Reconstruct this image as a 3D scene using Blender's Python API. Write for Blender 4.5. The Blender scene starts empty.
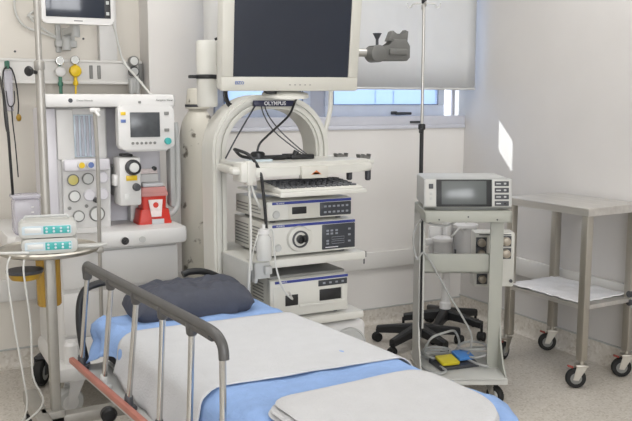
import bpy, bmesh, math, random
from mathutils import Vector, Matrix, noise
random.seed(7)
PI = math.pi
COL = bpy.context.scene.collection
def V(*a): return Vector(a)

# ------------------------------------------------------------------ materials
def lin(h):
    h = h.lstrip('#'); r = []
    for i in (0, 2, 4):
        c = int(h[i:i+2], 16) / 255
        r.append(c / 12.92 if c <= .04045 else ((c + .055) / 1.055) ** 2.4)
    return tuple(r) + (1,)
def mat(name, h, rough=.5, metal=0, var=.06, scale=12, bump=0, bscale=60, spec=.5, alpha=1, h2=None, thr=None, detail=3, stretch=None, coat=0):
    m = bpy.data.materials.new(name); m.use_nodes = True
    n, l = m.node_tree.nodes, m.node_tree.links
    b = n['Principled BSDF']; b.inputs['Roughness'].default_value = rough; b.inputs['Metallic'].default_value = metal
    b.inputs['Specular IOR Level'].default_value = spec; b.inputs['Alpha'].default_value = alpha
    b.inputs['Coat Weight'].default_value = coat
    c = lin(h)
    tc = n.new('ShaderNodeTexCoord'); src = tc.outputs['Object']
    if stretch:
        mp = n.new('ShaderNodeMapping'); mp.inputs['Scale'].default_value = stretch
        l.new(src, mp.inputs['Vector']); src = mp.outputs['Vector']
    nz = n.new('ShaderNodeTexNoise'); nz.inputs['Scale'].default_value = scale; nz.inputs['Detail'].default_value = detail
    l.new(src, nz.inputs['Vector'])
    rp = n.new('ShaderNodeValToRGB')
    if h2:
        a, d = c, lin(h2); lo, hi = thr or (.4, .6)
    else:
        a = tuple(x * (1 - var) for x in c[:3]) + (1,); d = tuple(min(1, x * (1 + var)) for x in c[:3]) + (1,); lo, hi = .3, .7
    rp.color_ramp.elements[0].color = a; rp.color_ramp.elements[0].position = lo
    rp.color_ramp.elements[1].color = d; rp.color_ramp.elements[1].position = hi
    l.new(nz.outputs['Fac'], rp.inputs['Fac']); l.new(rp.outputs['Color'], b.inputs['Base Color'])
    if bump:
        n2 = n.new('ShaderNodeTexNoise'); n2.inputs['Scale'].default_value = bscale; n2.inputs['Detail'].default_value = 4
        l.new(src, n2.inputs['Vector'])
        bp = n.new('ShaderNodeBump'); bp.inputs['Strength'].default_value = bump; bp.inputs['Distance'].default_value = .01
        l.new(n2.outputs['Fac'], bp.inputs['Height']); l.new(bp.outputs['Normal'], b.inputs['Normal'])
    return m
def clear(name, h, trans=.7, rough=.1, transl=0.0):
    """see-through plastic / glass: transparent, a little gloss, some body colour"""
    m = bpy.data.materials.new(name); m.use_nodes = True
    n, l = m.node_tree.nodes, m.node_tree.links; n.clear()
    o = n.new('ShaderNodeOutputMaterial'); t = n.new('ShaderNodeBsdfTransparent'); t.inputs['Color'].default_value = lin(h)
    g = n.new('ShaderNodeBsdfPrincipled'); g.inputs['Roughness'].default_value = rough
    nz = n.new('ShaderNodeTexNoise'); nz.inputs['Scale'].default_value = 8
    rp = n.new('ShaderNodeValToRGB'); c = lin(h)
    rp.color_ramp.elements[0].color = tuple(x * .94 for x in c[:3]) + (1,); rp.color_ramp.elements[1].color = c
    l.new(nz.outputs['Fac'], rp.inputs['Fac']); l.new(rp.outputs['Color'], g.inputs['Base Color'])
    body = g.outputs[0]
    if transl:
        tr = n.new('ShaderNodeBsdfTranslucent'); l.new(rp.outputs['Color'], tr.inputs['Color'])
        mx = n.new('ShaderNodeMixShader'); mx.inputs[0].default_value = transl
        l.new(g.outputs[0], mx.inputs[1]); l.new(tr.outputs[0], mx.inputs[2]); body = mx.outputs[0]
    mix = n.new('ShaderNodeMixShader'); mix.inputs[0].default_value = 1 - trans
    l.new(t.outputs[0], mix.inputs[1]); l.new(body, mix.inputs[2]); l.new(mix.outputs[0], o.inputs['Surface'])
    return m
def terrazzo(name, base, spots, scale=90, rough=.35):
    m = bpy.data.materials.new(name); m.use_nodes = True
    n, l = m.node_tree.nodes, m.node_tree.links; b = n['Principled BSDF']; b.inputs['Roughness'].default_value = rough
    tc = n.new('ShaderNodeTexCoord')
    vo = n.new('ShaderNodeTexVoronoi'); vo.inputs['Scale'].default_value = scale; l.new(tc.outputs['Object'], vo.inputs['Vector'])
    rp = n.new('ShaderNodeValToRGB'); rp.color_ramp.interpolation = 'CONSTANT'
    el = rp.color_ramp.elements; el[0].color = lin(base); el[0].position = 0
    cols = spots; el[1].position = .55; el[1].color = lin(cols[0])
    for i, c in enumerate(cols[1:]):
        e = el.new(.68 + .1 * i); e.color = lin(c)
    sp = n.new('ShaderNodeSeparateColor'); l.new(vo.outputs['Color'], sp.inputs['Color']); l.new(sp.outputs['Red'], rp.inputs['Fac'])
    nz = n.new('ShaderNodeTexNoise'); nz.inputs['Scale'].default_value = 2.2; nz.inputs['Detail'].default_value = 5
    l.new(tc.outputs['Object'], nz.inputs['Vector'])
    mx = n.new('ShaderNodeMixRGB'); mx.blend_type = 'MULTIPLY'; mx.inputs[0].default_value = .22
    l.new(rp.outputs['Color'], mx.inputs[1]); l.new(nz.outputs['Fac'], mx.inputs[2]); l.new(mx.outputs[0], b.inputs['Base Color'])
    return m

M = {}
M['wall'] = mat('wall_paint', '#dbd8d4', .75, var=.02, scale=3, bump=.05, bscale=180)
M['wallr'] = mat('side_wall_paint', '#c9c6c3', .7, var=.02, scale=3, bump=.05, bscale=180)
M['alcove'] = mat('alcove_paint', '#d3cec5', .75, var=.02, scale=3, bump=.05, bscale=180)
M['ceil'] = mat('ceiling_white', '#e8e6e2', .8, var=.02)
M['floor'] = terrazzo('speckled_vinyl', '#cbc5bb', ['#c2bbb0', '#d0cac1', '#b8b0a4', '#d5cfc7'], 120, .38)
M['skirt'] = terrazzo('coved_vinyl', '#d6d0c6', ['#cec7bc', '#dbd5cc', '#c8c0b4', '#ded9d1'], 70, .45)
M['bumper'] = mat('rail_plastic', '#d6d4d0', .5, var=.02)
M['frame'] = mat('window_aluminium', '#cdced6', .45, var=.03)
M['sashm'] = mat('sash_paint', '#e4eaf5', .4, var=.03)
M['blind'] = clear('blind_fabric', '#e6e5e2', .0, .9, .38)
M['white'] = mat('white_plastic', '#d2d1cf', .38, var=.02, scale=5)
M['white2'] = mat('pale_lilac_plastic', '#cfcdd2', .42, var=.03, scale=5)
M['cream'] = mat('cream_enamel', '#cbcac3', .4, var=.03, scale=6)
M['creamd'] = mat('darker_cream_plastic', '#c4c2b9', .45, var=.03, scale=6)  # slightly darker cream for bezel, catch block and plate
M['grey'] = mat('grey_plastic', '#7a7a77', .45, var=.05)
M['lgrey'] = mat('light_grey_plastic', '#b3b4b2', .45, var=.04)
M['dgrey'] = mat('dark_grey_plastic', '#3d3e42', .45, var=.06)
M['black'] = mat('black_plastic', '#191a1c', .42, var=.1)
M['rubber'] = mat('black_rubber', '#141414', .7, var=.15)
M['screen'] = mat('screen_glass', '#262c38', .15, var=.08, scale=2, coat=.3)
M['screeng'] = mat('grey_screen_glass', '#5d6161', .2, var=.05, scale=2)
M['screens'] = mat('small_screen_glass', '#4a4d50', .25, var=.2, scale=20)
M['steel'] = mat('brushed_steel', '#bcb8af', .45, 1, var=.06, scale=30, stretch=(1, 1, .05))
M['steelt'] = mat('brushed_steel_sheet', '#d8d6d2', .45, 1, var=.06, scale=40, stretch=(1, .06, 1))
M['column'] = mat('satin_column', '#a09d96', .5, .45, var=.05, scale=20)
M['poles'] = mat('dull_aluminium_tube', '#a6a39d', .45, .5, var=.05)
M['clampg'] = mat('clamp_grey', '#646461', .5, var=.08)
M['tan'] = mat('tan_knob', '#a39a8c', .4, .3, var=.1)
M['chrome'] = mat('polished_chrome', '#c6c6c4', .16, 1, var=.03)
M['alu'] = mat('satin_aluminium', '#b9b7b2', .35, .8, var=.04)
M['cartg'] = mat('grey_green_enamel', '#a3a49b', .5, var=.03, scale=6)
M['cartl'] = mat('pale_grey_enamel', '#bdbdb8', .5, var=.03, scale=6)
M['railbar'] = mat('grey_rail_plastic', '#4b4a49', .42, var=.05)
M['red'] = mat('red_plastic', '#c8372a', .38, var=.05)
M['redc'] = clear('clear_pink_lid', '#e8a9a4', .35, .2)
M['stripe'] = mat('terracotta_strip', '#a5685a', .5, var=.08)
M['navy'] = mat('navy_plastic', '#1d2140', .35, var=.08)
M['blueband'] = mat('blue_band', '#2d3a86', .4, var=.08)
M['panel'] = mat('dark_panel', '#33363c', .35, var=.08)
M['btn'] = mat('panel_button', '#8a8f96', .5, var=.08)
M['teal'] = mat('teal_keypad', '#3da5a2', .4, var=.1, scale=60)
M['lcd'] = mat('pale_lcd', '#c2cfd6', .25, var=.1)
M['yellow'] = mat('yellow_plastic', '#e0bd16', .4, var=.06)
M['pyellow'] = mat('pedal_yellow', '#cfc02c', .45, var=.06)
M['pblue'] = mat('pedal_blue', '#4a86cc', .45, var=.06)
M['green'] = mat('green_fitting', '#3f7460', .45, var=.06)
M['amber'] = clear('amber_fluid', '#d6b45a', .5, .15)
M['ambers'] = mat('amber_plastic', '#a17f25', .35, var=.2, scale=14)
M['clear'] = clear('clear_plastic', '#e9e8ee', .62, .12)
M['milky'] = clear('milky_plastic', '#ececea', .5, .25)
M['cloudy'] = clear('cloudy_jar', '#f2f2f2', .45, .3, .3)
M['glass'] = clear('clear_glass', '#f2f6fa', .93, .03)
M['film'] = clear('blue_film_glass', '#a9b7cc', .06, .12, .9)
M['sheetb'] = mat('blue_nonwoven', '#86a3d0', .85, var=.05, scale=25, bump=.25, bscale=90)
M['sheetw'] = mat('white_cotton', '#bfc0c2', .9, var=.02, scale=20, bump=.2, bscale=120)
M['sheetn'] = mat('white_blanket', '#bcbcbd', .92, var=.02, scale=20, bump=.25, bscale=90)
M['drape'] = mat('white_drape', '#e6e6e8', .85, var=.03, scale=30, bump=.3, bscale=70)
M['pillow'] = mat('slate_pillow_cover', '#3d404b', .7, var=.1, scale=10, bump=.2, bscale=60)
M['matt'] = mat('black_mattress_vinyl', '#222225', .6, var=.08)
M['scuff'] = mat('scuffed_white_paint', '#cbc7bb', .5, h2='#6a6459', thr=(.60, .66), scale=13, detail=6)
M['tube'] = mat('pale_tubing', '#c4c4c0', .4, var=.03)
M['gtube'] = mat('grey_cable', '#a5a6a4', .5, var=.04)
M['ink'] = mat('dark_ink', '#44474c', .6, var=.05)
M['wink'] = mat('white_ink', '#e6e6ea', .5, var=.03)
M['bink'] = mat('blue_ink', '#5c71a8', .6, var=.05)
M['orange'] = mat('orange_ink', '#d07a4a', .6, var=.08)
M['dial'] = mat('dial_face', '#cfd0cd', .3, var=.04)
M['dialy'] = mat('olive_dial_face', '#b5aa5e', .3, var=.06)
M['paper'] = mat('label_paper', '#e4d7d4', .7, var=.08, scale=60)
M['brown'] = mat('brown_rust_tab', '#8c4038', .6, var=.1)
M['pad'] = mat('keycap_dark', '#55575a', .55, var=.1)

# ------------------------------------------------------------------ mesh builder
class MB:
    def __init__(s, o=(0, 0, 0)):
        s.b = bmesh.new(); s.o = Vector(o)
    def _mv(s, vs, R, c):
        for v in vs: v.co = (R @ v.co if R else v.co) + Vector(c) - s.o
    def box(s, c, d, bev=.003, seg=2, R=None):
        r = bmesh.ops.create_cube(s.b, size=1); vs = r['verts']
        for v in vs: v.co = Vector((v.co.x * d[0], v.co.y * d[1], v.co.z * d[2]))
        bev = min(bev, min(d) * .49)
        if bev > 0:
            es = list({e for v in vs for e in v.link_edges})
            q = bmesh.ops.bevel(s.b, geom=es, offset=bev, segments=seg, profile=.5, affect='EDGES')
            vs = list({v for f in q['faces'] for v in f.verts} | {v for v in vs if v.is_valid})
        s._mv(vs, R, c); return s
    def bx(s, x0, x1, y0, y1, z0, z1, bev=.003, seg=2):
        return s.box(((x0+x1)/2, (y0+y1)/2, (z0+z1)/2), (abs(x1-x0), abs(y1-y0), abs(z1-z0)), bev, seg)
    def tube(s, pts, r, n=10, cap=True, smooth=0, closed=False):
        pts = [Vector(p) for p in pts]
        rs = r if isinstance(r, (list, tuple)) else [r] * len(pts)
        if smooth:
            P, Q = [], []; N = len(pts)
            for i in range(N if closed else N - 1):
                g = lambda k: pts[k % N] if closed else pts[max(0, min(N - 1, k))]
                p0, p1, p2, p3 = g(i-1), g(i), g(i+1), g(i+2)
                for k in range(smooth):
                    t = k / smooth
                    P.append(.5 * ((2*p1) + (p2-p0)*t + (2*p0-5*p1+4*p2-p3)*t*t + (3*p1-p0-3*p2+p3)*t**3))
                    Q.append(rs[i] * (1-t) + rs[(i+1) % N] * t)
            if not closed: P.append(pts[-1]); Q.append(rs[-1])
            pts, rs = P, Q
        rings = []; up = None; N = len(pts)
        for i, p in enumerate(pts):
            a = pts[(i-1) % N] if closed else pts[max(0, i-1)]; c = pts[(i+1) % N] if closed else pts[min(N-1, i+1)]
            t = (c - a)
            if t.length < 1e-9: t = Vector((0, 0, 1))
            t.normalize()
            if up is None: up = t.orthogonal().normalized()
            up = up - t * up.dot(t)
            up = up.normalized() if up.length > 1e-6 else t.orthogonal().normalized()
            w = t.cross(up)
            rings.append([s.b.verts.new(p + rs[i] * (math.cos(2*PI*k/n) * up + math.sin(2*PI*k/n) * w) - s.o) for k in range(n)])
        for i in range(N if closed else N - 1):
            A, B = rings[i], rings[(i+1) % N]
            for k in range(n): s.b.faces.new((A[k], A[(k+1) % n], B[(k+1) % n], B[k]))
        if cap and not closed:
            s.b.faces.new(rings[0][::-1]); s.b.faces.new(rings[-1])
        return s
    def cyl(s, p0, p1, r, r2=None, n=20):
        return s.tube([p0, p1], [r, r if r2 is None else r2], n)
    def lathe(s, prof, c=(0, 0, 0), axis='z', n=24, R=None):
        """prof: (radius, height) pairs along the axis"""
        if R is None:
            R = {'z': Matrix.Identity(3), 'y': Matrix.Rotation(PI/2, 3, 'X'), 'x': Matrix.Rotation(PI/2, 3, 'Y')}[axis]
        rings = []
        for r, h in prof:
            if r < 1e-6: rings.append([s.b.verts.new(R @ Vector((0, 0, h)) + Vector(c) - s.o)])
            else: rings.append([s.b.verts.new(R @ Vector((r*math.cos(2*PI*k/n), r*math.sin(2*PI*k/n), h)) + Vector(c) - s.o) for k in range(n)])
        for A, B in zip(rings, rings[1:]):
            for k in range(n):
                if len(A) == 1 and len(B) == 1: continue
                if len(A) == 1: s.b.faces.new((A[0], B[(k+1) % n], B[k]))
                elif len(B) == 1: s.b.faces.new((A[k], A[(k+1) % n], B[0]))
                else: s.b.faces.new((A[k], A[(k+1) % n], B[(k+1) % n], B[k]))
        if len(rings[0]) > 1: s.b.faces.new(rings[0][::-1])
        if len(rings[-1]) > 1: s.b.faces.new(rings[-1])
        return s
    def prism(s, poly, a0, a1, axis='y', c=(0, 0, 0), bev=0, R=None):
        """2-D outline pushed along an axis. axis y: (x,z); axis x: (y,z); axis z: (x,y)"""
        def P(p, a): return {'y': (p[0], a, p[1]), 'x': (a, p[0], p[1]), 'z': (p[0], p[1], a)}[axis]
        A = [s.b.verts.new(P(p, a0)) for p in poly]; B = [s.b.verts.new(P(p, a1)) for p in poly]
        N = len(poly); fs = [s.b.faces.new(A[::-1]), s.b.faces.new(B)]
        for i in range(N): fs.append(s.b.faces.new((A[i], A[(i+1) % N], B[(i+1) % N], B[i])))
        vs = A + B
        if bev:
            es = list({e for f in fs[:2] for e in f.edges})
            q = bmesh.ops.bevel(s.b, geom=es, offset=bev, segments=2, profile=.5, affect='EDGES')
            vs = list({v for f in q['faces'] for v in f.verts} | {v for v in vs if v.is_valid})
            seen = set(vs); st = list(vs)
            while st:
                v = st.pop()
                for e in v.link_edges:
                    w = e.other_vert(v)
                    if w not in seen: seen.add(w); st.append(w)
            vs = list(seen)
        s._mv(vs, R, c); return s
    def grid(s, f, nu, nv):
        g = [[s.b.verts.new(Vector(f(i/nu, j/nv)) - s.o) for j in range(nv+1)] for i in range(nu+1)]
        for i in range(nu):
            for j in range(nv): s.b.faces.new((g[i][j], g[i+1][j], g[i+1][j+1], g[i][j+1]))
        return s
    def done(s, name, m, parent=None, angle=35, loc=None, rotz=0, solid=0, sub=0):
        bmesh.ops.recalc_face_normals(s.b, faces=s.b.faces)
        me = bpy.data.meshes.new(name); s.b.to_mesh(me); s.b.free()
        for p in me.polygons: p.use_smooth = True
        me.set_sharp_from_angle(angle=math.radians(angle))
        o = bpy.data.objects.new(name, me); COL.objects.link(o)
        me.materials.append(M[m] if isinstance(m, str) else m)
        if parent: o.parent = parent
        if loc is not None: o.location = loc
        o.rotation_euler.z = rotz
        if solid:
            md = o.modifiers.new('thick', 'SOLIDIFY'); md.thickness = solid; md.offset = 1
        if sub:
            md = o.modifiers.new('sub', 'SUBSURF'); md.levels = sub; md.render_levels = sub
        return o
def rrect(w, h, r, n=5, cx=0, cz=0):
    p = []
    for sx, sz, a0 in ((1, 1, 0), (-1, 1, 90), (-1, -1, 180), (1, -1, 270)):
        for k in range(n+1):
            a = math.radians(a0 + 90*k/n)
            p.append((cx + sx*(w/2-r) + r*math.cos(a), cz + sz*(h/2-r) + r*math.sin(a)))
    return p
def thing(name, label, cat, loc=(0, 0, 0), rotz=0, group=None):
    o = bpy.data.objects.new(name, None); COL.objects.link(o); o.empty_display_size = .05
    o.location = loc; o.rotation_euler = (0, 0, rotz); return tag(o, label, cat, group)
def tag(o, label, cat, group=None):
    o['label'] = label; o['category'] = cat
    if group: o['group'] = group
    return o
def struct(o): o['kind'] = 'structure'; return o
def text(s, size, m, parent, loc, rot=(PI/2, 0, 0), ext=.0006, sx=1, name='lettering', bold=0):
    cu = bpy.data.curves.new('t', 'FONT'); cu.body = s; cu.size = size; cu.extrude = ext; cu.align_x = 'CENTER'; cu.align_y = 'CENTER'
    cu.offset = bold; cu.resolution_u = 2
    t = bpy.data.objects.new('t', cu); COL.objects.link(t)
    dg = bpy.context.evaluated_depsgraph_get(); me = bpy.data.meshes.new_from_object(t.evaluated_get(dg))
    bpy.data.objects.remove(t); me.materials.clear(); me.materials.append(M[m])
    o = bpy.data.objects.new(name, me); COL.objects.link(o); o.parent = parent; o.location = loc; o.rotation_euler = rot; o.scale = (sx, 1, 1)
    return o
def copy_tree(o, parent=None):
    c = o.copy(); COL.objects.link(c)
    if parent: c.parent = parent
    for ch in [x for x in bpy.data.objects if x.parent == o]: copy_tree(ch, c)
    return c

# ------------------------------------------------------------------ room
XR, YB, YA, XA = 3.335, 4.25, 4.42, 1.245     # right wall, back wall, alcove wall, alcove corner
X0, Y0, HC = -1.6, -1.6, 2.7
WX0, WZ0, WZ1 = 1.60, 1.24, 2.35             # window opening (runs to the right wall)
struct(MB().bx(X0-.2, XR+.2, Y0-.2, YA+.2, -.1, 0, 0).done('floor', 'floor'))
struct(MB().bx(X0-.2, XR+.2, Y0-.2, YA+.2, HC, HC+.1, 0).done('ceiling', 'ceil'))
w = MB(); w.bx(XA, WX0, YB, YB+.28, 0, HC, 0); w.bx(WX0, XR+.2, YB, YB+.28, 0, WZ0, 0); w.bx(WX0, XR+.2, YB, YB+.28, WZ1, HC, 0)
struct(w.done('wall_back', 'wall'))
struct(MB().bx(X0-.2, XA, YA, YA+.15, 0, HC, 0).done('wall_alcove', 'alcove'))
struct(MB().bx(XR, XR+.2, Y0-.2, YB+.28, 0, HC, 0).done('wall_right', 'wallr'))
struct(MB().bx(X0-.2, X0, Y0-.2, YA+.15, 0, HC, 0).done('wall_left', 'wall'))
w = MB(); w.bx(X0, -1.2, Y0-.2, Y0, 0, HC, 0); w.bx(1.8, XR, Y0-.2, Y0, 0, HC, 0); w.bx(-1.2, 1.8, Y0-.2, Y0, 0, .9, 0); w.bx(-1.2, 1.8, Y0-.2, Y0, 2.4, HC, 0)  # opening left for the added window behind the camera
struct(w.done('wall_front', 'wall'))
w = MB(); w.bx(-1.2, 1.8, Y0-.12, Y0-.06, .9, .95, .003); w.bx(-1.2, 1.8, Y0-.12, Y0-.06, 2.35, 2.4, .003)
for x in (-1.2, .275, 1.75): w.bx(x, x+.05, Y0-.12, Y0-.06, .95, 2.35, .003)
struct(w.done('fill_window', 'frame'))  # unseen window frame, added to go with the fill light
def skirting(name, p0, p1, nrm, h):
    """coved skirting that sweeps up from the floor, with a grey capping strip"""
    p0, p1, nrm = Vector(p0), Vector(p1), Vector(nrm)
    prof = [(0, 0), (.035, 0)] + [(.006 + .029*(1-math.sin(a)), .002 + .029*(1-math.cos(a))) for a in [PI/2*k/5 for k in range(6)]] + [(.006, h-.012), (.006, h), (0, h)]
    m = MB(); A = [m.b.verts.new(p0 + nrm*a + Vector((0, 0, z))) for a, z in prof]; B = [m.b.verts.new(p1 + nrm*a + Vector((0, 0, z))) for a, z in prof]
    for i in range(len(prof)-1): m.b.faces.new((A[i], A[i+1], B[i+1], B[i]))
    m.b.faces.new(A); m.b.faces.new(B[::-1])
    o = struct(m.done(name, 'skirt'))
    t = (p1-p0).normalized(); c = (p0+p1)/2 + nrm*.005 + Vector((0, 0, h))
    cap = MB(); d = (abs(t.x)*(p1-p0).length + abs(nrm.x)*.01, abs(t.y)*(p1-p0).length + abs(nrm.y)*.01, .009)
    cap.box(c, d, .002).done('capping_strip', 'lgrey', o)
skirting('baseboard_back', (XA, YB, 0), (XR, YB, 0), (0, -1, 0), .10)
skirting('baseboard_alcove', (X0, YA, 0), (XA, YA, 0), (0, -1, 0), .10)
skirting('baseboard_right', (XR, YB, 0), (XR, Y0, 0), (-1, 0, 0), .115)
def bumper(name, x0, x1, y0, y1, z0, z1):
    m = MB(); m.bx(x0, x1, y0, y1, z0, z1, .006)
    return struct(m.done(name, 'bumper'))
t1 = bumper('trim_1', XA, XR-.02, YB-.025, YB, .36, .465)
MB().bx(2.56, 2.568, YB-.0265, YB-.02, .40, .455, 0).done('joint_slot', 'dgrey', t1)
bumper('trim_2', XR-.025, XR, Y0, YB, .36, .465)
bumper('trim_3', X0, XA-.05, YA-.025, YA, .36, .478)

# window: frame, sill, sashes and panes
FY = 4.40
wn = MB(); wn.bx(WX0, XR, FY-.03, FY+.04, WZ0, WZ0+.05, .004); wn.bx(WX0, WX0+.05, FY-.03, FY+.04, WZ0+.05, WZ1, .004)
wn.bx(WX0, XR, FY-.03, FY+.04, WZ1-.05, WZ1, .004); wn.bx(2.26, 2.36, FY-.03, FY+.04, WZ0+.05, WZ1-.05, .004)
wn.bx(3.318, XR, FY-.03, FY+.04, WZ0+.05, WZ1-.05, .002)
win = struct(wn.done('window_1', 'frame'))
MB().bx(WX0, XR, YB-.012, FY-.03, WZ0-.012, WZ0+.012, .004).done('sill', 'frame', win)
MB().bx(WX0, XR, YB-.008, YB+.012, WZ0+.012, WZ0+.068, .004).done('sill_upstand', 'frame', win)
for a, b in ((WX0+.05, 2.26), (2.36, 3.25)):
    sm = MB(); z0, z1 = WZ0+.052, WZ1-.05; k = .055
    sm.bx(a, b, FY-.045, FY+.0, z0, z0+k+.03, .005); sm.bx(a, b, FY-.045, FY, z1-k, z1, .005)
    sm.bx(a, a+k, FY-.045, FY, z0+k+.03, z1-k, .005); sm.bx(b-k, b, FY-.045, FY, z0+k+.03, z1-k, .005)
    so = sm.done('sash', 'sashm', win)
    if b < 3: MB().bx(a+k, b-k, FY-.022, FY-.016, z0+k+.03, z1-k, 0).done('pane', 'film', so)
    else:                                       # small clear slot added unseen behind the blind to shape the sun patch
        va, vb_, vz0, vz1 = 2.73, 2.865, 1.56, 1.75
        for p in ((a+k, va, z0+k+.03, z1-k), (vb_, b-k, z0+k+.03, z1-k), (va, vb_, z0+k+.03, vz0), (va, vb_, vz1, z1-k)):
            MB().bx(p[0], p[1], FY-.022, FY-.016, p[2], p[3], 0).done('pane', 'film', so)
        MB().bx(va, vb_, FY-.022, FY-.016, vz0, vz1, 0).done('sun_slot', 'glass', so)
    g = MB(); g.tube([(a+k, FY-.047, z1-k), (a+k, FY-.047, z0+k+.03), (b-k, FY-.047, z0+k+.03), (b-k, FY-.047, z1-k)], .003, 6); g.done('gasket', 'dgrey', so)
MB().bx(3.25, 3.318, FY-.022, FY-.016, WZ0+.052, WZ1-.05, 0).done('pane', 'glass', win)
ha = MB(); ha.bx(2.83, 2.87, FY-.065, FY-.045, 1.315, 1.335, .004); ha.bx(2.85, 2.97, FY-.08, FY-.062, 1.313, 1.33, .005); ha.bx(2.90, 2.99, YB-.022, YB-.008, 1.262, 1.276, .003)
ha.done('window_handle', 'dgrey', win)
# roller blind hanging in front of the opening
BY = 4.085
bl = thing('roller_blind', 'pale grey fabric roller blind pulled most of the way down over the window', 'blind', (2.37, BY, 1.47))
MB(bl.location).grid(lambda u, v: (1.492+1.788*u, BY+.002*math.sin(u*9), 1.478+1.12*v), 24, 6).done('fabric', 'blind', bl, solid=.002)
MB(bl.location).cyl((1.492, BY, 1.474), (3.28, BY, 1.474), .007, n=12).done('bottom_bar', 'blind', bl)
MB(bl.location).cyl((1.48, BY, 2.60), (3.29, BY, 2.60), .03).bx(1.47, 1.485, BY-.04, BY+.165, 2.56, 2.64, .003).bx(3.29, 3.305, BY-.04, BY+.165, 2.56, 2.64, .003).done('roller_tube', 'alu', bl)

# ------------------------------------------------------------------ alcove wall: gas rail, regulators, monitor
RY = 4.35
gr = thing('medical_gas_rail', 'long pale wall rail with gas outlets across the alcove behind the anaesthesia machine', 'wall rail', (.4, YA, 1.5))
g = MB(gr.location); g.bx(-.6, 1.235, RY, YA, 1.50, 1.607, .008); g.bx(-.6, 1.235, RY-.012, RY+.01, 1.487, 1.505, .004); g.bx(-.6, 1.235, RY-.006, RY+.01, 1.598, 1.612, .003)
g.done('rail_body', 'bumper', gr)
for x in (.963, 1.004):
    MB(gr.location).bx(x-.009, x+.009, RY-.006, RY, 1.515, 1.585, .003).done('outlet_slot', 'grey', gr)
MB(gr.location).bx(1.215, 1.238, RY-.004, RY+.04, 1.502, 1.605, .002).done('end_plate', 'grey', gr)
def regulator(name, label, cat, x, z, body, gface, hose, r=.026, group=None):
    t = thing(name, label, cat, (x, RY, z), 0, group)
    b = MB(); b.lathe([(.012, 0), (.016, .012), (r, .02), (r*1.05, .035), (r*.9, .05), (.008, .056)], (0, 0, 0), 'y'); b.done('body', body, t)
    MB().lathe([(.021, 0), (.023, .004), (.023, .018), (.02, .022)], (0, -.02, .055), 'y').done('gauge', 'chrome', t)
    MB().lathe([(.018, 0), (.0, .001)], (0, -.0425, .055), 'y').done('gauge_face', 'dial', t)
    n = MB(); n.cyl((0, -.03, -.02), (0, -.03, -.05), .009); n.lathe([(.007, -.075), (.013, -.07), (.013, -.055), (.009, -.05)], (0, -.03, 0)); n.cyl((0, -.025, -.03), (0, -.025, .05), .006)
    n.done('connector', hose, t)
    return t
rg = regulator('flow_regulator', 'white gas regulator with green connector plugged in the wall rail', 'gas regulator', .80, 1.548, 'white', 'dial', 'green')
MB().tube([(0, -.03, -.07), (.0, -.035, -.12), (.004, -.04, -.2), (.03, -.05, -.32)], .009, 8, smooth=5).done('hose', 'green', rg)
rg = regulator('air_regulator', 'yellow round gas regulator with yellow connector plugged in the wall rail', 'gas regulator', .876, 1.553, 'yellow', 'dial', 'yellow', .03)
MB().tube([(0, -.03, -.07), (-.003, -.035, -.12), (-.008, -.04, -.2), (.03, -.05, -.32)], .005, 8, smooth=5).done('hose', 'yellow', rg)
sr = thing('suction_regulator', 'twin gauge chrome regulator at the right end of the wall rail', 'gas regulator', (1.185, RY, 1.5))
for k, z in enumerate((.11, .055)):
    MB().lathe([(.024, 0), (.027, .004), (.027, .03), (.023, .034)], (-.004, -.012, z), 'y').done('gauge', 'grey' if k == 0 else 'dgrey', sr)
    MB().lathe([(.021, 0), (0, .001)], (-.004, -.0465, z), 'y').done('gauge_face', 'dial' if k == 0 else 'lgrey', sr)
b = MB(); b.bx(-.03, .03, -.03, 0, -.06, .02, .006); b.cyl((-.018, -.03, .02), (-.018, -.03, -.09), .011); b.cyl((.016, -.03, .02), (.016, -.03, -.075), .009); b.cyl((-.004, -.02, .13), (-.004, -.02, .0), .008)
b.done('valve_body', 'lgrey', sr)
# wall column and monitor
wc = tag(MB((1.063, YA, 1.61)).bx(1.017, 1.11, YA-.05, YA, 1.608, 2.25, .004).done('wall_channel', 'white', None, loc=(1.063, YA, 1.61)), 'white vertical wall channel rising from the gas rail behind the patient monitor', 'wall channel')
pm = thing('patient_monitor', 'white framed wall patient monitor with dark screen hanging over the anaesthesia machine', 'monitor', (.825, 3.97, 1.757), math.radians(-3))
b = MB(); b.prism(rrect(.325, .26, .018, 5, 0, .13), -.025, .02, 'y', bev=.006); b.prism(rrect(.26, .2, .02, 4, 0, .13), .02, .06, 'y', bev=.008)
b.done('housing', 'white', pm)
MB().bx(-.145, .122, -.0275, -.024, .03, .25, .001).done('screen', 'screen', pm)
ks = MB(); ks.bx(.122, .150, -.0275, -.024, .03, .25, .001); kst = ks.done('key_strip', 'black', pm)
for i in range(4): MB().bx(.129, .143, -.030, -.027, .045+i*.05, .06+i*.05, .001).done('key', 'lgrey', kst)
MB().bx(-.02, .02, -.026, -.0245, .012, .017, .0005).done('logo_mark', 'grey', pm)
ma = thing('monitor_wall_arm', 'grey jointed wall bracket under the patient monitor', 'bracket', (.845, YA, 1.68))
b = MB(); b.bx(-.045, -.02, -.03, 0, -.03, .22, .004); b.bx(.03, .05, -.03, 0, .02, .22, .004); b.bx(-.05, .055, -.06, 0, -.005, .03, .006)
b.done('wall_plate', 'lgrey', ma)
b = MB(); b.cyl((0, -.06, -.02), (0, -.06, .09), .022); b.bx(-.02, .02, -.3, -.06, .05, .085, .008); b.cyl((0, -.3, .03), (0, -.3, .14), .02); b.bx(-.025, .05, -.40, -.30, .1, .15, .006); b.cyl((-.03, -.05, .02), (.04, -.05, .02), .012)
b.done('arm', 'lgrey', ma)
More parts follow.
